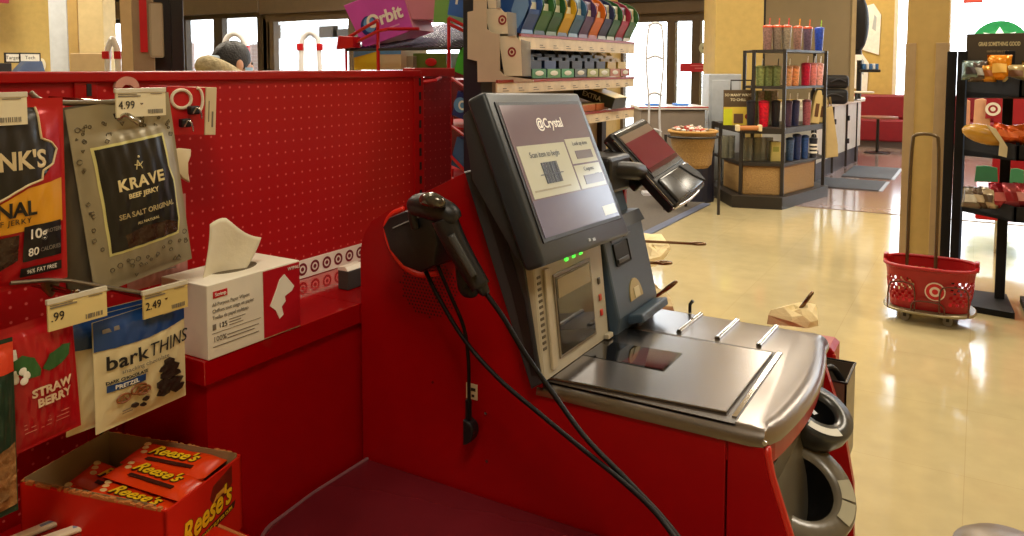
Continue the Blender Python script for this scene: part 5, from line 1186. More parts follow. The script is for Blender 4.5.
# blue bag tops left of the 2.49 tag
# strawberry bag
SR = M('strawberry red film', (170, 18, 26), .28, metal=.1)
t, dep = bag('fruit_bag', 'red strawberry fruit snack bag with green leaves at the left edge', 'snack bag', (-1.10, .578, 1.058), .100, .178, .014, SR, (.03, -.06, PI/2), seal=.07, seed=7)
kw = dict(depth=lambda x, z: dep(x, z)+.0016)
text('STRAW', .0165, M('fruit cream', (224, 196, 160), .5), t, .008, -.098, bold=.04, **kw); text('BERRY', .0165, M('fruit cream', (224, 196, 160)), t, .010, -.114, bold=.04, **kw)
GRN = M('leaf green', (44, 92, 40), .5, var=.3)
patch(t, 'leaf_picture', GRN, [(-.004, -.066), (.008, -.050), (.028, -.044), (.042, -.048), (.036, -.062), (.020, -.070), (.004, -.072)], dep, .0016, 3)
patch(t, 'leaf_picture', GRN, [(-.006, -.066), (-.012, -.048), (-.026, -.040), (-.038, -.046), (-.036, -.062), (-.022, -.074), (-.008, -.074)], dep, .0016, 3)
m = MB()
for k in range(5):
    a = 2*PI*k/5; cx_, cz_ = -.030+.007*math.cos(a), -.068+.007*math.sin(a); m.ell((cx_, -dep(cx_, cz_)-.002, cz_), .0055, .0008, .0055, n=8, m=6)
m.build('blossom_picture', WHITE, t)
patch(t, 'side_note', WHITE, rect(-.047, -.055, -.032, -.030), dep, .0014, 2)
m = MB()
for z in (-.14, -.146, -.152): m.box(-.03, 0, z, .03, .0004, z+.001)
for v in m.b.verts: v.co.y = v.co.y-dep(v.co.x, v.co.z)-.002
m.build('small_print', M('fruit print', (206, 120, 100), .5), t)
peghook('peg_hook', 'steel hook with a .99 price tag above the strawberry bag', .627, 1.080, -1.08, .084, '.99', 1.062, cream=M('tag amber pale', (216, 196, 132), .6))
# green and brown snack bag at far left
t, dep = bag('nut_bag', 'dark green and tan nut bag cut off by the left edge', 'snack bag', (-1.075, .493, 1.05), .085, .235, .014, M('nut green', (26, 54, 38), .3), (.02, 0, PI/2), seal=.06, seed=9)
patch(t, 'orange_top', M('nut orange', (204, 60, 28), .4), [(-.04, -.04), (.042, -.045), (.042, -.005), (-.04, -.005)], dep, .0012, 3)
patch(t, 'nut_picture', M('nut tan', (140, 98, 54), .5, bump=.8, bscale=70, var=.35, scale=80), [(-.041, -.15), (.041, -.14), (.041, -.225), (-.041, -.228)], dep, .0012, 3)
# dark underside hook rods lower left
for k, (ya, yb, z) in enumerate(((290, 300, 0),)):
    t = thing('long_hook', 'dark bare hook rod running above the blue bag tops', 'display hook', Px(90, 288, -1.15))
    MB().tube([Px(10, 283, -1.13), Px(60, 279, -1.13), Px(100, 286, -1.12), Px(143, 293, -1.10)], .003, smooth=1).build('hook_rod', M('dull steel', (130, 120, 104)), t, world=True)

# ------------------------------------------------------------------ shelf and peanut butter cup tray
ls = thing('candy_shelf', 'dark red metal candy shelf under the hanging bags', 'shelf', (-1.2, .5, 0))
ZB = .635
MB().box(PXX+.006, -.3, ZB-.03, -1.0, .855, ZB, bev=.003).build('shelf_plate', RED, ls, world=True)
MB().box(-1.0, -.3, ZB-.10, -.985, .855, ZB-.03).build('shelf_lip', RED, ls, world=True)
MB().box(PXX+.006, -.3, 0, -1.04, .85, ZB-.03).build('shelf_base', RED, ls, world=True)
Ztop = .76
cA = Pz(165, 512, Ztop); cB = Pz(250, 457, Ztop); cC = Pz(12, 488, Ztop)
ey = (cB-cA); ly = ey.length; ey.normalize(); ey = Matrix.Rotation(math.radians(6), 3, 'Z') @ ey; ex = Vector((ey.y, -ey.x, 0)); lx = .272
if ex.x > 0: ex = -ex
# local frame: x along ey, y along ex (away from aisle)
TR = Matrix(((ey.x, ex.x, 0, cA.x), (ey.y, ex.y, 0, cA.y), (0, 0, 1, ZB+.001), (0, 0, 0, 1)))
ang = math.atan2(ey.y, ey.x)
rb = thing('candy_tray', 'red cardboard tray of peanut butter cups with yellow lettering', 'candy box', (cA.x, cA.y, ZB+.001), (0, 0, ang))
ht = Ztop-ZB
RO = M('candy orange red', (196, 30, 10), .38); KI = M('raw cardboard', (150, 126, 84), .8)
m = MB(); m.box(0, 0, 0, ly, .004, ht*.98); m.build('front_wall', RO, rb)
m = MB(); m.box(0, 0, 0, .004, lx, ht); m.build('side_wall', RO, rb)
MB().box(ly-.004, 0, 0, ly, lx, ht).build('side_wall', RO, rb)
MB().box(0, lx-.004, 0, ly, lx, ht).build('back_wall', RO, rb)
MB().box(.004, .004, .0, ly-.004, lx-.004, .005).build('tray_floor', KI, rb)
m = MB(); e = .0045
m.box(e, .02, .005, e+.001, lx-e, ht+.004); m.box(ly-e-.001, e, .005, ly-e, lx-e, ht+.004); m.box(e, lx-e-.001, .005, ly-e, lx-e, ht+.006); m.build('inner_lining', KI, rb)
# torn edge bits
random.seed(8); m = MB()
for i in range(60):
    s = i/60
    for (x, y) in ((.002, .01+s*(lx-.02)), (ly-.002, .02+s*(lx-.03)), (.005+s*(ly-.01), lx-.002)):
        if random.random() < .7: m.box(x-.0025, y-.003, ht-.002, x+.0025, y+.003, ht+random.uniform(.0005, .004))
m.build('torn_edge', M('torn card edge', (190, 120, 60), .8), rb)
YEL = M('candy yellow', (240, 200, 30), .4); CBR = M('candy brown', (60, 26, 14), .4)
text("Reese's", .047, CBR, rb, ly*.50+.0012, ht*.56-.0012, -.0002, bold=.05, shear=.35, rot=.12, sx=.82, name='lettering_outline')
text("Reese's", .047, YEL, rb, ly*.50, ht*.56, -.001, bold=.025, shear=.35, rot=.12, sx=.82)
MB().prism([(ly*.35, .032), (ly*.88, .046), (ly*.90, .057), (ly*.37, .043)], 'Y', -.0006, 0).build('brown_banner', CBR, rb)
text('PEANUT BUTTER CUPS', .0075, YEL, rb, ly*.63, .045, -.0008, rot=.12)
MB().prism([(ly*.55, ht*.72), (ly*.6, ht*.60), (ly*.78, ht*.62), (ly*.86, ht*.72), (ly*.86, ht*.95), (ly*.60, ht*.86)], 'Y', -.0006, 0).build('cup_picture', M('cup picture brown', (112, 34, 16), .4), rb)
MB().prism([(ly*.58, ht*.62), (ly*.64, ht*.72), (ly*.74, ht*.74), (ly*.80, ht*.66), (ly*.8, ht*.62), (ly*.72, ht*.68), (ly*.63, ht*.66)], 'Y', -.0012, -.0004).build('cup_highlight', M('candy amber', (220, 160, 60), .4), rb)
# packs in the tray
def pack(i, lx_, ly_, z, rz, tx, ty, label, lay=0):
    P = WM[rb.name] @ Vector((lx_, ly_, z))
    t = thing('candy_pack', label, 'candy pack', P, (tx, ty, ang+rz), 'peanut butter cup packs in the cardboard tray')
    m = MB(); w, d = .155, .066
    def f(u, v, s):
        e = (1-abs(2*u-1)**8)*(1-abs(2*v-1)**4); return ((u-.5)*w, (v-.5)*d, s*.011*e**.6*(1+.08*math.sin(u*18)))
    m.surf(lambda u, v: f(u, v, 1), 20, 8); m.surf(lambda u, v: f(u, v, -1), 12, 6); m.build('wrapper', M('wrapper orange', (222, 62, 12), .26), t, smooth=True, weld=False)
    RX = Matrix.Rotation(-PI/2, 4, 'X')
    T = Matrix.Translation((0, 0, .0118)) @ RX
    text("Reese's", .034, CBR, t, .0008, .0, T=T, bold=.06, shear=.3, sx=.85, name='lettering_outline'); text("Reese's", .034, YEL, t, 0, .001, T=Matrix.Translation((0, 0, .0124)) @ RX, bold=.02, shear=.3, sx=.85)
    MB().box(-.035, -.026, .0105, .05, -.018, .0118).build('brown_banner', CBR, t)
    m = MB()
    for k in (0, 1, 2): m.ell((-.065+k*.006, .018-k*.012, .010), .006, .006, .002, n=10, m=6)
    m.build('seal_print', M('wrapper cream', (226, 196, 130), .4), t)
pk_l = ['orange candy pack nearest the tray corner', 'orange candy pack in the middle of the upright pile', 'orange candy pack against the back right of the tray', 'red-orange candy pack sunk at the left of the tray', 'half-hidden candy pack beneath the pile, rear left']
RXX = PI/2
def pk2(i, u, v, z, rz, tx, ty, lb): pack(i, u, v, z, rz-PI/2, tx, ty, lb)
pk2(0, ly*.24, .095, .098, .03, -.10, .10, pk_l[0]); pk2(1, ly*.50, .092, .112, -.04, -.05, .08, pk_l[1]); pk2(2, ly*.76, .098, .119, .05, .0, .05, pk_l[2])
pk2(3, ly*.30, .195, .062, -.05, .05, .20, pk_l[3]); pk2(4, ly*.68, .190, .070, .12, .06, .22, pk_l[4])
pk2(5, ly*.3, .09, .045, 0, 0, 0, 'buried candy pack under the ones nearest the tray corner'); pk2(6, ly*.7, .09, .05, 0, 0, 0, 'buried candy pack under the middle of the pile')
# white ended packs at the bottom edge
for k, (pa_, pb_) in enumerate((((26, 541), (80, 516)), ((60, 541), (107, 522)))):
    A = Pz(pa_[0], pa_[1], .700); B = Pz(pb_[0], pb_[1], .704); u = (B-A).normalized(); n = (B-A).length
    t = thing('candy_bar', ['red and white candy bar end at the bottom edge, left of two', 'red and white candy bar end at the bottom edge, right of two'][k], 'candy bar', (A.x, A.y, .636), (0, 0, math.atan2(u.y, u.x)), 'candy bars at the bottom edge')
    MB().box(-.04, -.0, .0, n, .030, .066, bev=.006).build('wrapper', M('bar wrapper red', (150, 20, 20), .3), t)
    MB().box(-.04, -.0, .0655, n-.002, .018, .073, bev=.003).build('white_top', M('bar white', (232, 224, 196), .35), t)
    MB().box(n*.3, .006, .0728, n*.75, .012, .0735).build('blue_print', M('bar blue', (120, 150, 180), .4), t)
P = Pz(249, 536, .70)
t = thing('candy_tray', 'second red candy carton corner below the lettered tray, at the bottom edge', 'candy box', (P.x, P.y, .55), (0, 0, ang-.2))
MB().box(-.10, -.005, 0, .02, .10, .128, bev=.002).build('carton', RO, t)
MB().tube([(-.10, -.006, .128), (.02, -.006, .128), (.022, .09, .128)], .003).build('pale_rim', M('torn card edge', (190, 120, 60)), t)
MB().box(-.06, -.0065, .09, .012, -.005, .118).build('tan_print', M('wrapper cream', (226, 196, 130)), t)

# ------------------------------------------------------------------ gum gondola
GXf = -1.10
def gz(x, y, X=GXf): return Px(x, y, X)
gd = thing('gum_gondola', 'checkout gum gondola with dark end post and cream price rails', 'gondola', (-1.25, 2.3, 0))
a = Px(481, 70, -1.26)
yN = gz(497, 85).y; yF = gz(634, 80).y
POST = M('navy black post', (36, 40, 50), .4)
pA = Py(463, 60, 1.87); pB = Py(481, 60, 1.87)
MB().box(pA.x, 1.87, 0, pB.x, 1.93, 2.1, bev=.002).build('end_post', POST, gd, world=True)
MB().box(pA.x, yF-.04, 0, pB.x, yF, 2.1, bev=.002).build('end_post', POST, gd, world=True)
MB().box(pA.x+.005, 1.93, 0, pB.x-.02, yF-.04, 1.9).build('back_panel', M('taupe steel panel', (150, 132, 112), .4), gd, world=True)
TP_ = M('taupe end panel', (204, 188, 164), .45)
# stepped end bracket (seen from the near side)
YB = 1.865
bp = [Py(x, y, YB) for x, y in ((474, -12), (487, -12), (487, 29), (492, 33), (500, 34), (500, 71), (505, 76), (534, 80), (534, 82), (478, 82), (478, 61), (468, 59), (468, 12), (474, 11))]
MB().prism([(p.x, p.z) for p in bp], 'Y', YB-.003, YB, bev=.0006).build('end_bracket', TP_, gd, world=True)
shelves = []
z1 = (gz(522, 36.5).z, gz(522, 49).z); z2 = (gz(497, 83).z, gz(497, 94).z); z3 = (gz(600, 113).z, gz(600, 122).z)
RAIL = M('price rail cream', (222, 206, 176), .5, var=.12, scale=30)
for (za, zb_, ya) in ((z1[0], z1[1], gz(520, 40).y), (z2[0], z2[1], yN), (z3[0], z3[1], yN)):
    MB().box(GXf-.004, ya, zb_, GXf, yF, za).build('price_rail', RAIL, gd, world=True)
    MB().box(GXf-.003, ya, za, GXf+.002, yF, za+.008).build('red_rail', M('rail dull red', (150, 50, 40), .4), gd, world=True)
    MB().prism([(pB.x+.008, za+.012), (GXf-.004, za-.006), (GXf-.004, za-.012), (pB.x+.008, za+.002)], 'Y', max(ya, 1.90), yF).build('shelf_plate', TP_, gd, world=True)
    m = MB(); y = ya+.03
    while y < yF-.05: m.box(GXf, y, zb_+.006, GXf+.0008, y+.03, zb_+.008); m.box(GXf, y, zb_+.012, GXf+.0008, y+.018, zb_+.0145); y += .085
    m.build('price_print', INKG, gd, world=True)
    shelves.append((za, ya))
def gum_box(y, z, w, c, c2, label, h=.115, d=.105, tilt=.35, kind=0, n=3):
    t = thing('gum_display_box', label, 'gum box', (GXf-.012, y, z+.004), (0, 0, PI/2), 'gum display boxes on the gondola')
    # local x -> Y, y -> -X(back), side cheeks with an S-curved front
    S = [(0, 0), (d, .03), (d+.02, h+.03), (d-.02, h+.035), (d*.55, h*.95), (d*.42, h*.62), (d*.22, h*.42), (.0, h*.36)]
    if kind: S = [(0, 0), (d, .02), (d+.01, h+.02), (d*.55, h*1.08), (d*.2, h*1.04), (-.012, h*.92), (-.030, h*.76), (-.034, h*.60), (-.024, h*.40), (-.012, h*.24), (-.003, h*.1)]
    mt = M('gumbox %d %d %d' % c, c, .35); m2 = M('gumbox %d %d %d' % c2, c2, .35)
    for x in (-w/2, w/2-.003):
        MB().prism(S, 'X', x, x+.003).build('side_cheek', mt, t)
    m = MB(); m.box(-w/2, -.001, 0, w/2, .002, h*.36); m.build('front_lip', m2, t)
    m = MB(); m.prism([(d+.017, h+.03), (d+.02, h+.03), (d, .03), (d-.003, .03)], 'X', -w/2, w/2); m.build('back_wall', mt, t)
    m = MB()
    for k in range(n):
        yy = .012+k*(d-.02)/n; m.box(-w/2+.005, yy, .006+yy*.25, w/2-.005, yy+(d-.02)/n*.8, h*.62+yy*.45, bev=.0015)
    m.build('gum_packs', mt if not kind else m2, t)
    if kind:
        for x in (-w/2-.0006, w/2+.0006): MB().prism([(.01, h*.1), (.03, h*.12), (.03, h*.5), (.012, h*.86), (-.012, h*.82), (-.024, h*.66), (-.026, h*.56), (-.014, h*.36), (0, h*.2)], 'X', x-.0003, x+.0003).build('cheek_print', m2, t)
        MB().prism([(-.002, h*.1), (-.011, h*.24), (-.023, h*.40), (-.026, h*.5), (-.022, h*.5), (-.008, h*.25), (.004, .0)], 'X', -w/2, w/2).build('curved_lip', mt, t)
        MB().box(-w/2+.004, -.015, h*.3, w/2-.004, .05, h*.86, bev=.003).build('gum_packs', m2, t); MB().box(-w/2+.008, -.017, h*.5, w/2-.008, -.014, h*.66, bev=.001).build('pack_print', M('gum mark pale', (226, 226, 206), .4), t)
        return t
    m = MB(); m.ell((0, -.0015, h*.19), w*.3, .001, h*.1); m.build('brand_mark', M('gum mark pale', (226, 226, 206), .4), t)
    return t
cols = [((50, 90, 160), (120, 160, 210), 'blue and clear'), ((60, 120, 60), (40, 60, 50), 'green'), ((44, 100, 50), (120, 140, 90), 'bright green'), ((220, 180, 40), (60, 60, 50), 'yellow and black'), ((60, 110, 150), (140, 170, 190), 'sky blue'), ((90, 60, 110), (130, 110, 130), 'purple'), ((220, 120, 30), (170, 80, 40), 'orange'), ((40, 50, 96), (170, 170, 150), 'navy'), ((40, 96, 56), (190, 190, 160), 'leaf green'), ((170, 50, 80), (90, 60, 70), 'pink'), ((60, 110, 60), (200, 190, 150), 'pale-edged green')]
ya = gz(524, 30).y; n = len(cols)
for i, (c, c2, nm) in enumerate(cols):
    y = ya+(i+.5)*(yF-ya-.01)/n
    gum_box(y, shelves[0][0]+.006, (yF-ya)/n*.9, c, c2, '%s gum box, number %s on top gum shelf from near end' % (nm, ('one', 'two', 'three', 'four', 'five', 'six', 'seven', 'eight', 'nine', 'ten', 'eleven')[i]), h=.135, kind=1)
cols2 = [((30, 40, 60), (60, 130, 70), 'black and green'), ((40, 60, 110), (90, 150, 80), 'navy and green'), ((30, 34, 44), (70, 150, 90), 'black, bright green lipped'), ((44, 44, 50), (90, 100, 90), 'charcoal'), ((40, 44, 60), (160, 170, 90), 'dark with lime lip'), ((50, 46, 44), (180, 180, 110), 'brown with pale lime lip'), ((190, 160, 60), (190, 120, 80), 'amber'), ((206, 180, 90), (176, 90, 60), 'yellow and rust')]
ya = gz(535, 70).y; n = len(cols2)
for i, (c, c2, nm) in enumerate(cols2):
    y = ya+(i+.5)*(yF-ya-.01)/n
    gum_box(y, shelves[1][0]+.006, (yF-ya)/n*.9, c, c2, '%s gum box, number %s on middle gum shelf from near end' % (nm, ('one', 'two', 'three', 'four', 'five', 'six', 'seven', 'eight')[i]), h=.075, d=.12, n=4)
# glossy tops of the mint tins behind
for i in range(5):
    y = ya+.05+i*.07
    t = thing('mint_box', '%s glossy blue and silver mint carton lying behind the middle gum boxes' % ('nearest', 'second', 'third', 'fourth', 'farthest')[i], 'mint box', (GXf-.10, y, shelves[1][0]+.098), (0, 0, PI/2), 'mint cartons behind the middle gum boxes')
    MB().box(-.03, -.06, 0, .03, .05, .022, bev=.003).build('carton', M('carton navy', (34, 40, 66), .12), t)
    MB().box(-.012, -.0605, .002, .012, .051, .0225, bev=.001).build('silver_stripe', M('carton silver', (176, 190, 206), .15, metal=.4), t)
# cardboard bullseye dividers near end
for i, (pts, lb) in enumerate((([(487, 8), (509, 11), (516, 38), (536, 74), (490, 72)], ''),)): pass
def divider(px0, py0, px1, py1, cx_, cy_, lb, Y=1.885, lean=0):
    A = Py(px0, py0, Y); B = Py(px1, py1, Y)
    w = B.x-A.x; h = A.z-B.z
    t = thing('bullseye_card', lb, 'sign card', (A.x, Y, B.z), 0, 'bullseye cards at the end of the gum shelves')
    MB().prism([(0, h*.92), (w*.05, h), (w*.55, h), (w*.66, h*.86), (w*.98, h*.8), (w, 0), (w*.2, 0)], 'Y', -.003, 0, bev=.0005).build('card', M('bullseye card cream', (240, 228, 200), .5), t)
    c = Py(cx_, cy_, Y); bullseye(t, c.x-A.x, c.z-B.z, .0135, y=-.0032, red=M('bullseye dull', (150, 50, 50), .5))
    MB().prism([(w*.8, h*.86), (w*1.12, h*.8), (w*1.14, -.0), (w*.85, -.0)], 'Y', -.0075, -.0065).build('clear_sleeve', M('clear sleeve', (190, 196, 196), .1, alpha=.45), t)
divider(485, 9, 514, 36, 503, 20, 'cream bullseye card on the top gum shelf end')
divider(499, 34, 528, 76, 512.5, 52, 'cream bullseye card on the middle gum shelf end')
t = divider(486, -14, 500, 8, 495, -6, 'cream card peeking above the top bullseye card')
# big gum multipacks on third shelf
P = gz(600, 112)
def carton(name, a, dims, rot, c, word, wc, label, cat='gum carton', top=None, size=.5, wx=0):
    t = thing(name, label, cat, a, rot); w, d, h = dims
    MB().box(-w/2, 0, 0, w/2, d, h, bev=.0015).build('carton', M('carton %d %d %d' % c, c, .35), t)
    if top: MB().box(-w/2, 0, h, w/2, d, h+.0015).build('top_print', M('carton %d %d %d' % top, top, .35), t)
    if word: text(word, h*size, M('carton text %d %d %d' % wc, wc, .4), t, wx, h*.5, -.0004, bold=.02)
    return t
a = gz(627, 111)
carton('gum_carton', (GXf-.065, gz(612, 108).y-.04, z3[0]+.035), (.17, .11, .04), (.0, .30, 0), (40, 44, 30), 'EXTRA', (230, 226, 200), 'black and yellow gum carton leaning on the third shelf', top=(216, 190, 40), size=.6)
for k, px in enumerate((592, 606)):
    carton('gum_carton', (GXf-.012, gz(px, 118).y, z3[0]+.008), (.10, .10, .022), (0, 0, PI/2), (190, 110, 70), None, WHITE, ['tan and rust gum carton, nearer on the third shelf', 'tan and rust gum carton, farther on the third shelf'][k], top=(196, 170, 110))

# ------------------------------------------------------------------ red wire candy rack behind the partition
YW = 2.12
wr = thing('wire_rack', 'red wire candy rack standing beyond the pegboard partition', 'wire rack', (-1.6, YW+.2, 0))
def rw(x, y, Y=YW): return Py(x, y, Y)
fl = rw(378, 22); frp = rw(449, 18); bl = rw(346, 44, 2.02)
zS = rw(449, 50).z
xl0 = rw(378, 40).x; xr0 = rw(449, 40).x
m = MB()
for x, z in ((xl0, fl.z), (xr0, frp.z)): m.tube([(x, YW, 0), (x, YW, z)], .006)
for x, z in ((xl0, fl.z), (xr0, frp.z+.04)): m.tube([(x, YW+.62, 0), (x, YW+.62, z+.08)], .006)
xb0 = rw(346, 45).x
m.tube([(xb0, YW, 0), (xb0, YW, rw(346, 45).z)], .005)
m.build('rack_posts', REDM, wr, world=True)
MB().tube([rw(347, 38), rw(378, 20), (xl0, YW, fl.z)], .006).build('guard_rail', REDM, wr, world=True)
MB().tube([rw(349, 46), rw(378, 31), rw(388, 29), (xl0+.1, YW+.1, rw(388, 28).z)], .006).build('guard_rail', REDM, wr, world=True)
MB().tube([(xr0, YW, frp.z), (xr0+.10, YW+.02, frp.z-.05)], .006).build('guard_rail', REDM, wr, world=True)
MB().tube([rw(449, 24), (xr0+.10, YW+.02, rw(449, 24).z-.045)], .006).build('guard_rail', REDM, wr, world=True)
c0 = rw(340, 36); c1 = rw(357, 49)
MB().prism([(c0.x, c1.z), (c1.x, c1.z+.005), (c1.x, c0.z-.005), (c0.x+.01, c0.z)], 'Y', YW-.02, YW+.02, bev=.002).build('corner_bracket', REDM, wr, world=True)
# wire shelf sloping up to the back
zsh = rw(400, 48).z
m = MB(); n = 22; xL = xb0; xR = rw(462, 40).x
for i in range(n+1):
    x = xL+(xR-xL)*i/n; m.tube([(x, YW, zsh), (x, YW+.62, zsh+.12)], .0032, n=6)
m.build('shelf_wires', M('wire dark chrome', (70, 70, 90), .2, metal=.8), wr, world=True)
for yy, zz in ((YW, zsh), (YW+.3, zsh+.058), (YW+.62, zsh+.12)): MB().tube([(xL, yy, zz-.004), (xR, yy, zz-.004)], .005).build('shelf_bar', REDM if yy == YW+.62 else BLK, wr, world=True)
MB().box(xl0-.3, YW+.66, 0, rw(480, 100).x+.1, YW+.68, 1.40).build('back_panel', M('maroon back panel', (96, 8, 26), .5), wr, world=True)
# right-hand side shelves (seen beside the pegboard)
xs0, xs1 = rw(452, 100).x, rw(470, 100).x
for k, (py, col) in enumerate(((78, 0), (126, 1), (178, 2))):
    z = rw(452, py).z
    MB().tube([(xs0, YW, z+.03), (xs0, YW, z), (xs1+.03, YW-.02, z-.05)], .005).build('side_rail', REDM, wr, world=True)
    MB().box(xs0-.25, YW+.02, z-.012, xs1+.02, YW+.4, z-.006).build('side_shelf', REDM, wr, world=True)
MB().tube([rw(449, 60), rw(450, 160), rw(442, 200)], .007).build('rack_leg', REDM, wr, world=True)
MB().tube([rw(430, 156), rw(445, 150), rw(470, 176)], .006).build('lower_guard', REDM, wr, world=True)
MB().tube([rw(432, 160), rw(436, 152), rw(447, 148)], .005).build('lower_guard', REDM, wr, world=True)
def rcarton(px0, py0, px1, py1, Y, dep, c, word, label, wc=(236, 236, 236), yaw=0, skew=0, size=.5, wx=0, rz=0):
    A = Py(px0, py1, Y); B = Py(px1, py0, Y); w = B.x-A.x; h = B.z-A.z
    t = thing('gum_carton', label, 'gum carton', ((A.x+B.x)/2, Y, A.z), (0, rz, yaw))
    MB().box(-w/2, 0, 0, w/2, dep, h, bev=.002).build('carton', M('carton %d %d %d' % c, c, .35), t)
    if word: text(word, h*size, M('carton text %d %d %d' % wc, wc, .4), t, wx*w, h*.5, -.0006, bold=.03)
    return t, w, h
# purple carton
A = rw(357, 47); B = rw(412, 30); 
t = thing('gum_carton', 'large purple gum carton on top of the red wire rack', 'gum carton', rw(386, 40, YW+.06), (0, -.30, YAW*.35))
w = .225; h = .17
MB().prism([(-w*.42, 0), (w*.5, -.0), (w*.5, h), (-w*.56, h)], 'Y', 0, .16, bev=.002).build('carton', M('carton purple', (196, 78, 176), .35), t)
MB().box(w*.5, .0, .0, w*.5+.003, .16, h).build('side_face', M('carton rose', (206, 130, 150), .4), t)
MB().prism(circ(-w*.22, h*.40, .033, .036), 'Y', -.001, 0).build('navy_disc', M('disc navy', (30, 50, 120), .35), t); MB().prism(circ(-w*.20, h*.42, .024, .028), 'Y', -.0018, -.001).build('sky_disc', M('disc sky', (96, 150, 206), .35), t)
text('Orbit', .064, WHITE, t, .018, h*.45, -.0022, bold=.035)
MB().box(.0, -.001, h*.2, w*.3, 0, h*.23).build('sub_print', M('pale pink print', (220, 150, 200), .4), t)
t, w, h = rcarton(408, -22, 432, 20, YW+.10, .2, (206, 130, 150), None, 'rose pink carton face beside the purple gum carton', yaw=.5)
t, w, h = rcarton(433, -20, 447, 23, YW+.08, .15, (120, 170, 90), None, 'green and blue carton at the top right of the wire rack', rz=.1)
t, w, h = rcarton(447, -20, 466, 17, YW+.02, .15, (60, 110, 200), 'P', 'blue gum carton with white letters at the rack corner', rz=.2, size=.5)
t, w, h = rcarton(354, 49, 378, 70, YW+.05, .15, (226, 200, 50), None, 'yellow and sky-blue carton under the wire shelf'); MB().prism([(-w/2, h*.6), (w/2, h*.9), (w/2, h), (-w/2, h)], 'Y', -.001, 0).build('blue_print', M('disc sky', (96, 150, 206)), t)
t, w, h = rcarton(379, 48, 401, 70, YW+.05, .15, (214, 196, 160), None, 'cream carton with a blue top under the wire shelf'); MB().box(-w/2, -.001, h*.72, w/2, 0, h).build('blue_print', M('disc sky', (96, 150, 206)), t)
t, w, h = rcarton(402, 56, 413, 70, YW+.08, .12, (150, 140, 120), None, 'small grey-tan box under the wire shelf')
t, w, h = rcarton(413, 53, 446, 68, YW+.10, .12, (96, 120, 50), None, 'green candy bag with red print under the wire shelf'); m = MB(); m.ell((.01, -.004, h*.4), .025, .004, .014); m.build('red_print', TRED, t)
t, w, h = rcarton(453, 50, 478, 76, YW, .2, (70, 180, 60), 'E', 'bright green gum carton beside the dark end post', rz=.32, size=.6, wx=-.05)
t, w, h = rcarton(451, 95, 480, 120, YW, .2, (26, 40, 120), 'Orb', 'dark blue gum carton beside the end post, middle shelf', rz=.30, size=.5, wx=-.05); MB().prism(circ(-w*.3, h*.5, h*.3), 'Y', -.0005, 0).build('sky_disc', M('disc sky', (96, 150, 206)), t)
t, w, h = rcarton(449, 142, 480, 170, YW, .2, (50, 86, 140), None, 'blue and white gum carton low beside the end post', rz=.30); MB().box(w*.1, -.001, h*.2, w*.35, 0, h*.8).build('white_print', WHITE, t)

# ------------------------------------------------------------------ hand basket on its wheeled stand
YBK = 4.93
bc = (Py(931, 280, YBK))
cx0 = Py(885, 270, YBK-.02).x; cx1 = Py(978, 270, YBK-.02).x; cxm = (cx0+cx1)/2; hw = (cx1-cx0)/2
zb0 = .085; zt0 = Py(931, 262, YBK).z
bs = thing('basket_dolly', 'low wheeled basket stand with a tall bent black handle', 'basket stand', (cxm, YBK, 0))
DKM = M('dolly black', (40, 38, 36), .35)
def oval(a, b, n=36, p=2.6):
    D_ = [(abs(math.cos(t))**(2/p)*a*(1 if math.cos(t) > 0 else -1), abs(math.sin(t))**(2/p)*b*(1 if math.sin(t) > 0 else -1)) for t in [2*PI*k/(n*12) for k in range(n*12)]]
    D_ = [Vector((x, y, 0)) for x, y in D_]; cum = [0]
    for i in range(len(D_)): cum.append(cum[-1]+(D_[(i+1) % len(D_)]-D_[i]).length)
    out = []; j = 0
    for k in range(n):
        s_ = cum[-1]*k/n
        while cum[j+1] < s_: j += 1
        f_ = (s_-cum[j])/max(1e-9, cum[j+1]-cum[j]); q_ = D_[j].lerp(D_[(j+1) % len(D_)], f_); out.append((q_.x, q_.y))
    return out
MB().prism(oval(hw*.97, .17), 'Z', .06, .075, bev=.004).build('platform', M('platform taupe', (110, 96, 72), .35), bs)
MB().tube([Vector((x, y, .067)) for x, y in oval(hw*.98, .175)], .009, closed=True).build('platform_rim', M('rim steel', (160, 150, 120), .3, metal=.6), bs, smooth=True)
for sx_ in (-.5, .42):
    for y in (-.10, .10):
        MB().cyl((sx_*hw, y-.01, .024), (sx_*hw, y+.01, .024), .024, n=16).build('wheel', M('wheel grey', (150, 146, 134), .3), bs); MB().box(sx_*hw-.008, y-.014, .024, sx_*hw+.008, y+.014, .062, bev=.002).build('caster_fork', DKM, bs)
x0 = Py(909, 200, YBK+.15).x-cxm; x1 = Py(938, 200, YBK+.15).x-cxm; zh = Py(924, 134, YBK+.15).z
MB().tube([(x0, .15, .06), (x0, .15, zh-.03), (x0+.03, .15, zh), (x1-.03, .15, zh), (x1, .15, zh-.03), (x1, .15, .06)], .010, smooth=2).build('handle', M('handle bronze', (96, 80, 54), .3, metal=.4), bs, smooth=True)
bk_ = thing('hand_basket', 'red plastic shopping basket with a white bullseye badge', 'basket', (cxm, YBK, zb0-.008))
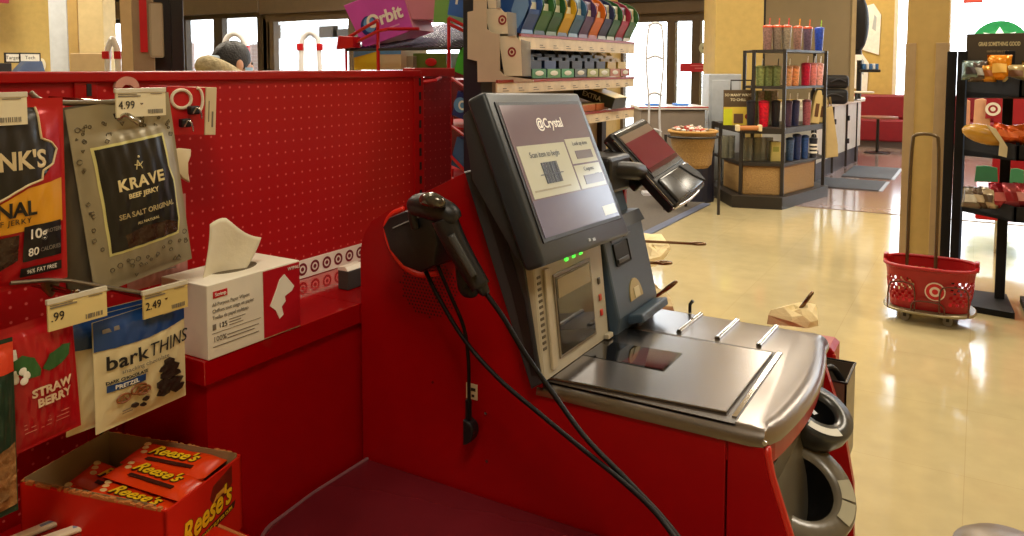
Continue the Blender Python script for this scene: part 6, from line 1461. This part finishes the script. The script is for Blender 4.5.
def bwall():
    """perforated basket wall: oval rings with square holes"""
    m = MB(); n = 72; rows = 12; a0, a1 = hw*.86, hw*.985; b0, b1 = .135, .165; hh = zt0-zb0
    bot = oval(a0, b0, n, 3.2); top = oval(a1, b1, n, 3.2)
    V = [[m.b.verts.new((bot[i][0]+(top[i][0]-bot[i][0])*j/rows, bot[i][1]+(top[i][1]-bot[i][1])*j/rows, hh*j/rows)) for i in range(n)] for j in range(rows+1)]
    for j in range(rows):
        for i in range(n):
            if 2 <= j <= 8 and (i+j) % 2 == 0 and not (50 <= i <= 59): continue
            m.b.faces.new((V[j][i], V[j][(i+1) % n], V[j+1][(i+1) % n], V[j+1][i]))
    m.b.faces.new(V[0][::-1]); return m, top, hh
m, top, hh = bwall()
BRED = M('basket red', (158, 10, 18), .35)
o = m.build('basket_wall', BRED, bk_, smooth=False); md = o.modifiers.new('s', 'SOLIDIFY'); md.thickness = .004
MB().tube([Vector((x*1.01, y*1.01, hh)) for x, y in top], .011, n=8, closed=True).build('rim', BRED, bk_, smooth=True)
for s in (-1, 1): MB().box(s*hw*.99-.012, -.03, hh-.02, s*hw*.99+.010, .03, hh+.035, bev=.006).build('handle_ear', BRED, bk_)
badge_c = Py(935, 292, YBK-.165); 
MB().cyl((badge_c.x-cxm, -.156, badge_c.z-zb0+.008), (badge_c.x-cxm, -.166, badge_c.z-zb0+.008), .050, n=28).build('badge', M('badge white plain', (226, 206, 190), .45), bk_)
bullseye(bk_, badge_c.x-cxm, badge_c.z-zb0+.008, .044, y=-.166)
for x0_, x1_, z0_, z1_ in ((-hw*.86, -hw*.28, .0, hh*.66), (hw*.24, hw*.84, .0, hh*.66), (-hw*.35, hw*.35, -.0, hh*.26)):
    MB().tube([(x0_, -.165, z0_+.0), (x0_, -.172, z1_-.02), (x0_+.03, -.175, z1_), (x1_-.03, -.175, z1_), (x1_, -.172, z1_-.02), (x1_, -.165, z0_)], .0045, smooth=2).build('wire_handle', M('handle wire', (96, 56, 44), .35, metal=.4), bk_, smooth=True)

# ------------------------------------------------------------------ person behind the partition
def person():
    D = 3.9; c = Pd(221, 50, D); px_, py_ = c.x, c.y; zt = Pd(226, 43, D).z
    t = thing('person', 'person with short black hair in a pale hooded jacket behind the partition', 'person', (px_, py_, 0), (0, 0, YAW+PI-.75))
    k = zt/1.62
    J = {'pelvis': (0, 0, .88), 'spine': (0, .0, 1.08), 'chest': (0, -.01, 1.26), 'neck': (0, -.03, 1.40), 'head': (0.0, -.05, 1.48), 'hc': (0, -.055, 1.53),
         'hipL': (.085, 0, .84), 'kneeL': (.10, -.02, .46), 'ankL': (.10, .02, .07), 'toeL': (.115, -.13, .03), 'hipR': (-.085, 0, .84), 'kneeR': (-.10, -.03, .46), 'ankR': (-.10, .02, .07), 'toeR': (-.115, -.13, .03),
         'shL': (.17, 0, 1.32), 'elL': (.23, .02, 1.06), 'wrL': (.20, -.16, .92), 'shR': (-.17, 0, 1.32), 'elR': (-.23, .02, 1.06), 'wrR': (-.20, -.16, .92), 'haL': (.18, -.22, .90), 'haR': (-.18, -.22, .90)}
    R = {'pelvis': .13, 'spine': .12, 'chest': .14, 'neck': .055, 'head': .07, 'hc': .075, 'hipL': .09, 'kneeL': .06, 'ankL': .042, 'toeL': .035, 'hipR': .09, 'kneeR': .06, 'ankR': .042, 'toeR': .035, 'shL': .065, 'elL': .046, 'wrL': .03, 'shR': .065, 'elR': .046, 'wrR': .03, 'haL': .03, 'haR': .03}
    E = [('pelvis', 'spine'), ('spine', 'chest'), ('chest', 'neck'), ('neck', 'head'), ('head', 'hc'), ('pelvis', 'hipL'), ('hipL', 'kneeL'), ('kneeL', 'ankL'), ('ankL', 'toeL'), ('pelvis', 'hipR'), ('hipR', 'kneeR'), ('kneeR', 'ankR'), ('ankR', 'toeR'), ('chest', 'shL'), ('shL', 'elL'), ('elL', 'wrL'), ('wrL', 'haL'), ('chest', 'shR'), ('shR', 'elR'), ('elR', 'wrR'), ('wrR', 'haR')]
    names = list(J)
    for s in (1, -1):
        w_ = 'L' if s > 0 else 'R'; hx = .18*s
        for f_, (dx, dy, dz, ln) in enumerate(((-.028, -.05, -.005, .03), (-.01, -.06, -.01, .035), (.008, -.058, -.01, .032), (.025, -.05, -.008, .026), (-.045*1, -.02, .0, .02))):
            a_, b_ = 'f%s%d' % (w_, f_), 'g%s%d' % (w_, f_)
            J[a_] = (hx+dx*s*.9, -.22+dy*.6, .90+dz); J[b_] = (hx+dx*s, -.22+dy-ln*.4, .90+dz-ln); R[a_] = .009; R[b_] = .0075
            E += [('ha'+w_, a_), (a_, b_)]
    names = list(J)
    me = bpy.data.meshes.new('body'); me.from_pydata([tuple(v*k for v in J[n]) for n in names], [(names.index(a), names.index(b)) for a, b in E], []); me.update()
    o = bpy.data.objects.new('body', me); C.objects.link(o); o.parent = t
    sk = o.modifiers.new('skin', 'SKIN'); o.modifiers.new('sub', 'SUBSURF').levels = 2; o.modifiers['sub'].render_levels = 2
    for i, n in enumerate(names):
        v = me.skin_vertices[0].data[i]; v.radius = (R[n]*k, R[n]*k*(.8 if n in ('pelvis', 'spine', 'chest') else 1)); v.use_root = (n == 'pelvis')
    for md_ in ('skin',): o.modifiers[md_].use_smooth_shade = True
    me.materials.append(M('skin tone', (206, 156, 128), .5))
    # baked copies as clothing shells
    dg = bpy.context.evaluated_depsgraph_get(); bpy.context.view_layer.update(); dg = bpy.context.evaluated_depsgraph_get()
    em = bpy.data.meshes.new_from_object(o.evaluated_get(dg))
    def shell(name, cond, mat, off):
        b = bmesh.new(); b.from_mesh(em); b.normal_update()
        bmesh.ops.delete(b, geom=[f for f in b.faces if not cond(f.calc_center_median()/k)], context='FACES')
        b.normal_update()
        for v in b.verts: v.co += v.normal*off
        m2 = bpy.data.meshes.new(name); b.to_mesh(m2); b.free(); m2.materials.clear(); m2.materials.append(mat)
        for p in m2.polygons: p.use_smooth = True
        q = bpy.data.objects.new(name, m2); C.objects.link(q); q.parent = t
    shell('trousers', lambda c_: .08 < c_.z < .90 and abs(c_.x) < .17 and c_.y > -.12, M('trousers dark', (44, 48, 60), .8), .012)
    shell('jacket', lambda c_: (.86 < c_.z < 1.405 and c_.y > -.15), M('jacket pale olive', (176, 164, 128), .8, bump=.4, bscale=60), .022)
    # head
    hz_ = zt-.105
    MB().ell((0, -.06, hz_), .074, .092, .11, n=20, m=14).build('face', M('skin tone', (206, 156, 128)), t, smooth=True)
    m = MB(); m.surf(lambda u, v: (.082*math.sin(PI*.62*v)*math.cos(2*PI*u), -.052+.098*math.sin(PI*.62*v)*math.sin(2*PI*u), hz_+.008+(.108+.004*math.sin(u*40))*math.cos(PI*.62*v)-.03*max(0, -math.sin(2*PI*u))*-1*v), 28, 10); m.build('hair', M('hair black', (18, 14, 14), .5, bump=.6, bscale=120), t, smooth=True)
    m = MB()
    for s in (-1, 1): m.ell((.028*s, -.148, hz_+.005), .011, .006, .007, n=10, m=8)
    m.build('eyes', M('eye dark', (30, 22, 20), .3), t)
    m = MB(); m.ell((0, -.157, hz_-.02), .012, .016, .02, n=10, m=8); m.build('nose', M('skin tone', (206, 156, 128)), t, smooth=True)
    m = MB()
    for s in (-1, 1): m.ell((.078*s, -.055, hz_-.005), .010, .02, .03, n=10, m=8)
    m.build('ears', M('skin tone', (206, 156, 128)), t, smooth=True)
    m = MB(); m.surf(lambda u, v: ((.080)*math.sin(-1.35+2.7*u), -.062-.098*math.cos(-1.35+2.7*u), hz_-.015-.075*v), 16, 6); o2 = m.build('face_mask', M('mask blue', (150, 186, 214), .6), t, smooth=True)
    # fur-trimmed hood behind the neck and up the left side
    m = MB(); P = [(.115*math.cos(a), -.03+.105*math.sin(a), hz_-.075+.075*math.sin(a)*1.0) for a in [-.5+k*(PI+1)/16 for k in range(17)]]
    m.tube(catmull(P, 3), .044, n=12); m.build('hood', M('hood pale fur', (190, 176, 140), .9, bump=1, bscale=80, var=.25, scale=30), t, smooth=True)
    m = MB(); P = [(.10*math.cos(a), -.05+.10*math.sin(a), hz_-.03+.03*math.sin(a)) for a in [-.6+k*2.6/8 for k in range(9)]]
    P = [(x*1.12, y*1.12, z+.012) for x, y, z in P]; m.tube(catmull(P, 3), lambda q: .034, n=10); m.build('hood_lining', M('hood pale blue', (168, 186, 200), .8), t, smooth=True)
person()

q = Pz(1006, 553, .80)
t = thing('bollard', 'grey rounded post top just peeking in at the bottom right corner', 'post', (q.x, q.y, 0))
MB().lathe([(0, 0), (.075, 0), (.075, .02), (.062, .03), (.062, .79), (.058, .803), (.045, .812), (0, .818)], 28).build('post_body', M('post grey brown', (118, 104, 88), .35, metal=.2), t, smooth='auto')
MB().lathe([(.0635, .74), (.0645, .745), (.0645, .775), (.0635, .78)], 28).build('post_band', STEELD, t, smooth='auto')
# ------------------------------------------------------------------ light
w = bpy.data.worlds.new('World'); SC.world = w; w.use_nodes = True; nt = w.node_tree
bg = nt.nodes['Background']; bg.inputs[0].default_value = (.86, .93, 1, 1); bg.inputs[1].default_value = 7
def area(name, loc, size, energy, col, rot=(0, 0, 0)):
    l = bpy.data.lights.new(name, 'AREA'); l.shape = 'RECTANGLE'; l.size, l.size_y = size; l.energy = energy; l.color = col
    o = bpy.data.objects.new(name, l); o.location = loc; o.rotation_euler = rot; C.objects.link(o); return o
WARM = (1, .88, .70)
for i, (x, y, e) in enumerate(((-4.5, 4.5, 90), (-1.2, 6.5, 90), (1.8, 5, 80), (-6, 8, 80), (-9, 4, 150), (-2.6, 13, 110), (.9, -.9, 60), (2.5, 9.5, 70), (-3.0, 1.0, 26))):  # the lamp just behind the camera is added to brighten front faces
    area('ceiling_and_fill_lamp', (x, y, 4.95), (1.2, 1.2), e*1.9, WARM)
SC.view_settings.view_transform = 'Standard'; SC.view_settings.look = 'None'; SC.view_settings.exposure = 0; SC.view_settings.gamma = 1; SC.view_settings.use_curve_mapping = False
SC.cycles.max_bounces = 8; SC.cycles.transparent_max_bounces = 12

# ------------------------------------------------------------------ pieces of a part go one level below it
UNDER = {'tag_card': ('price', 'tag_print', 'tag_holder'), 'black_label': ('label_lettering',), 'carton': ('lettering', 'red_badge', 'wipe_picture', 'print_lines', 'slot', 'torn_flap', 'sub_print', 'sky_disc', 'blue_print', 'red_print', 'white_print', 'tan_print', 'silver_stripe', 'printed_panel'),
 'bag_body': ('lettering', 'film_print', 'small_print', 'hang_hole', 'pouch_print', 'bag_label', 'figure_mark', 'strap'), 'wrapper': ('lettering', 'lettering_outline', 'brown_banner', 'seal_print', 'printed_band', 'blue_print'),
 'front_wall': ('lettering', 'lettering_outline', 'brown_banner', 'cup_picture', 'cup_highlight'), 'lid': ('straw',), 'sign_board': ('lettering', 'sign_lettering', 'sign_underline'), 'scanner_tower': ('bezel_left', 'window_recess', 'tower_window', 'window_reflector', 'vent_fins', 'status_light', 'tower_button', 'tower_foot'),
 'receipt_printer': ('receipt_slot', 'slot_lip', 'latch', 'pictogram_badge', 'badge_print', 'coin_tray_lip', 'coin_tray_dark'), 'steel_top': ('bed_recess', 'weigh_plate', 'plate_edge', 'scanner_window', 'red_scan_mirror', 'slide_rib', 'hook_pin'), 'sticker': ('sticker_print',), 'column': ('column_groove', 'column_highlight_edge'),
 'front_panel': ('panel_rib', 'status_led'), 'coin_scoop': ('scoop_bowl', 'scoop_label'), 'end_bracket': (), 'side_cheek': ('cheek_print',), 'gum_packs': ('pack_print',), 'card': ('bullseye', 'clear_sleeve'), 'badge': ('bullseye',), 'head': ('chrome_cap',), 'handle': ('grip_highlight', 'trigger', 'strain_relief'),
 'platform': ('platform_rim', 'caster_fork', 'wheel'), 'upright': ('slots',), 'paper_strip': ('bullseye',), 'panel_front': ('seam', 'hinge'), 'cradle': ('orange_rim', 'hook_arm', 'seam_highlight')}
base = lambda o: o.name.split('.')[0]
allc = {}
for o in C.objects:
    if o.parent is not None: allc.setdefault(o.parent.name, []).append(o)
for root in [o for o in C.objects if o.parent is None and o.name in allc]:
    kids = allc[root.name]; tops = {}
    for k in kids: tops.setdefault(base(k), k)
    for host, subs in UNDER.items():
        if host in tops:
            for k in kids:
                if base(k) in subs and k.parent == root and k is not tops[host] and base(tops[host]) != base(k): k.parent = tops[host]
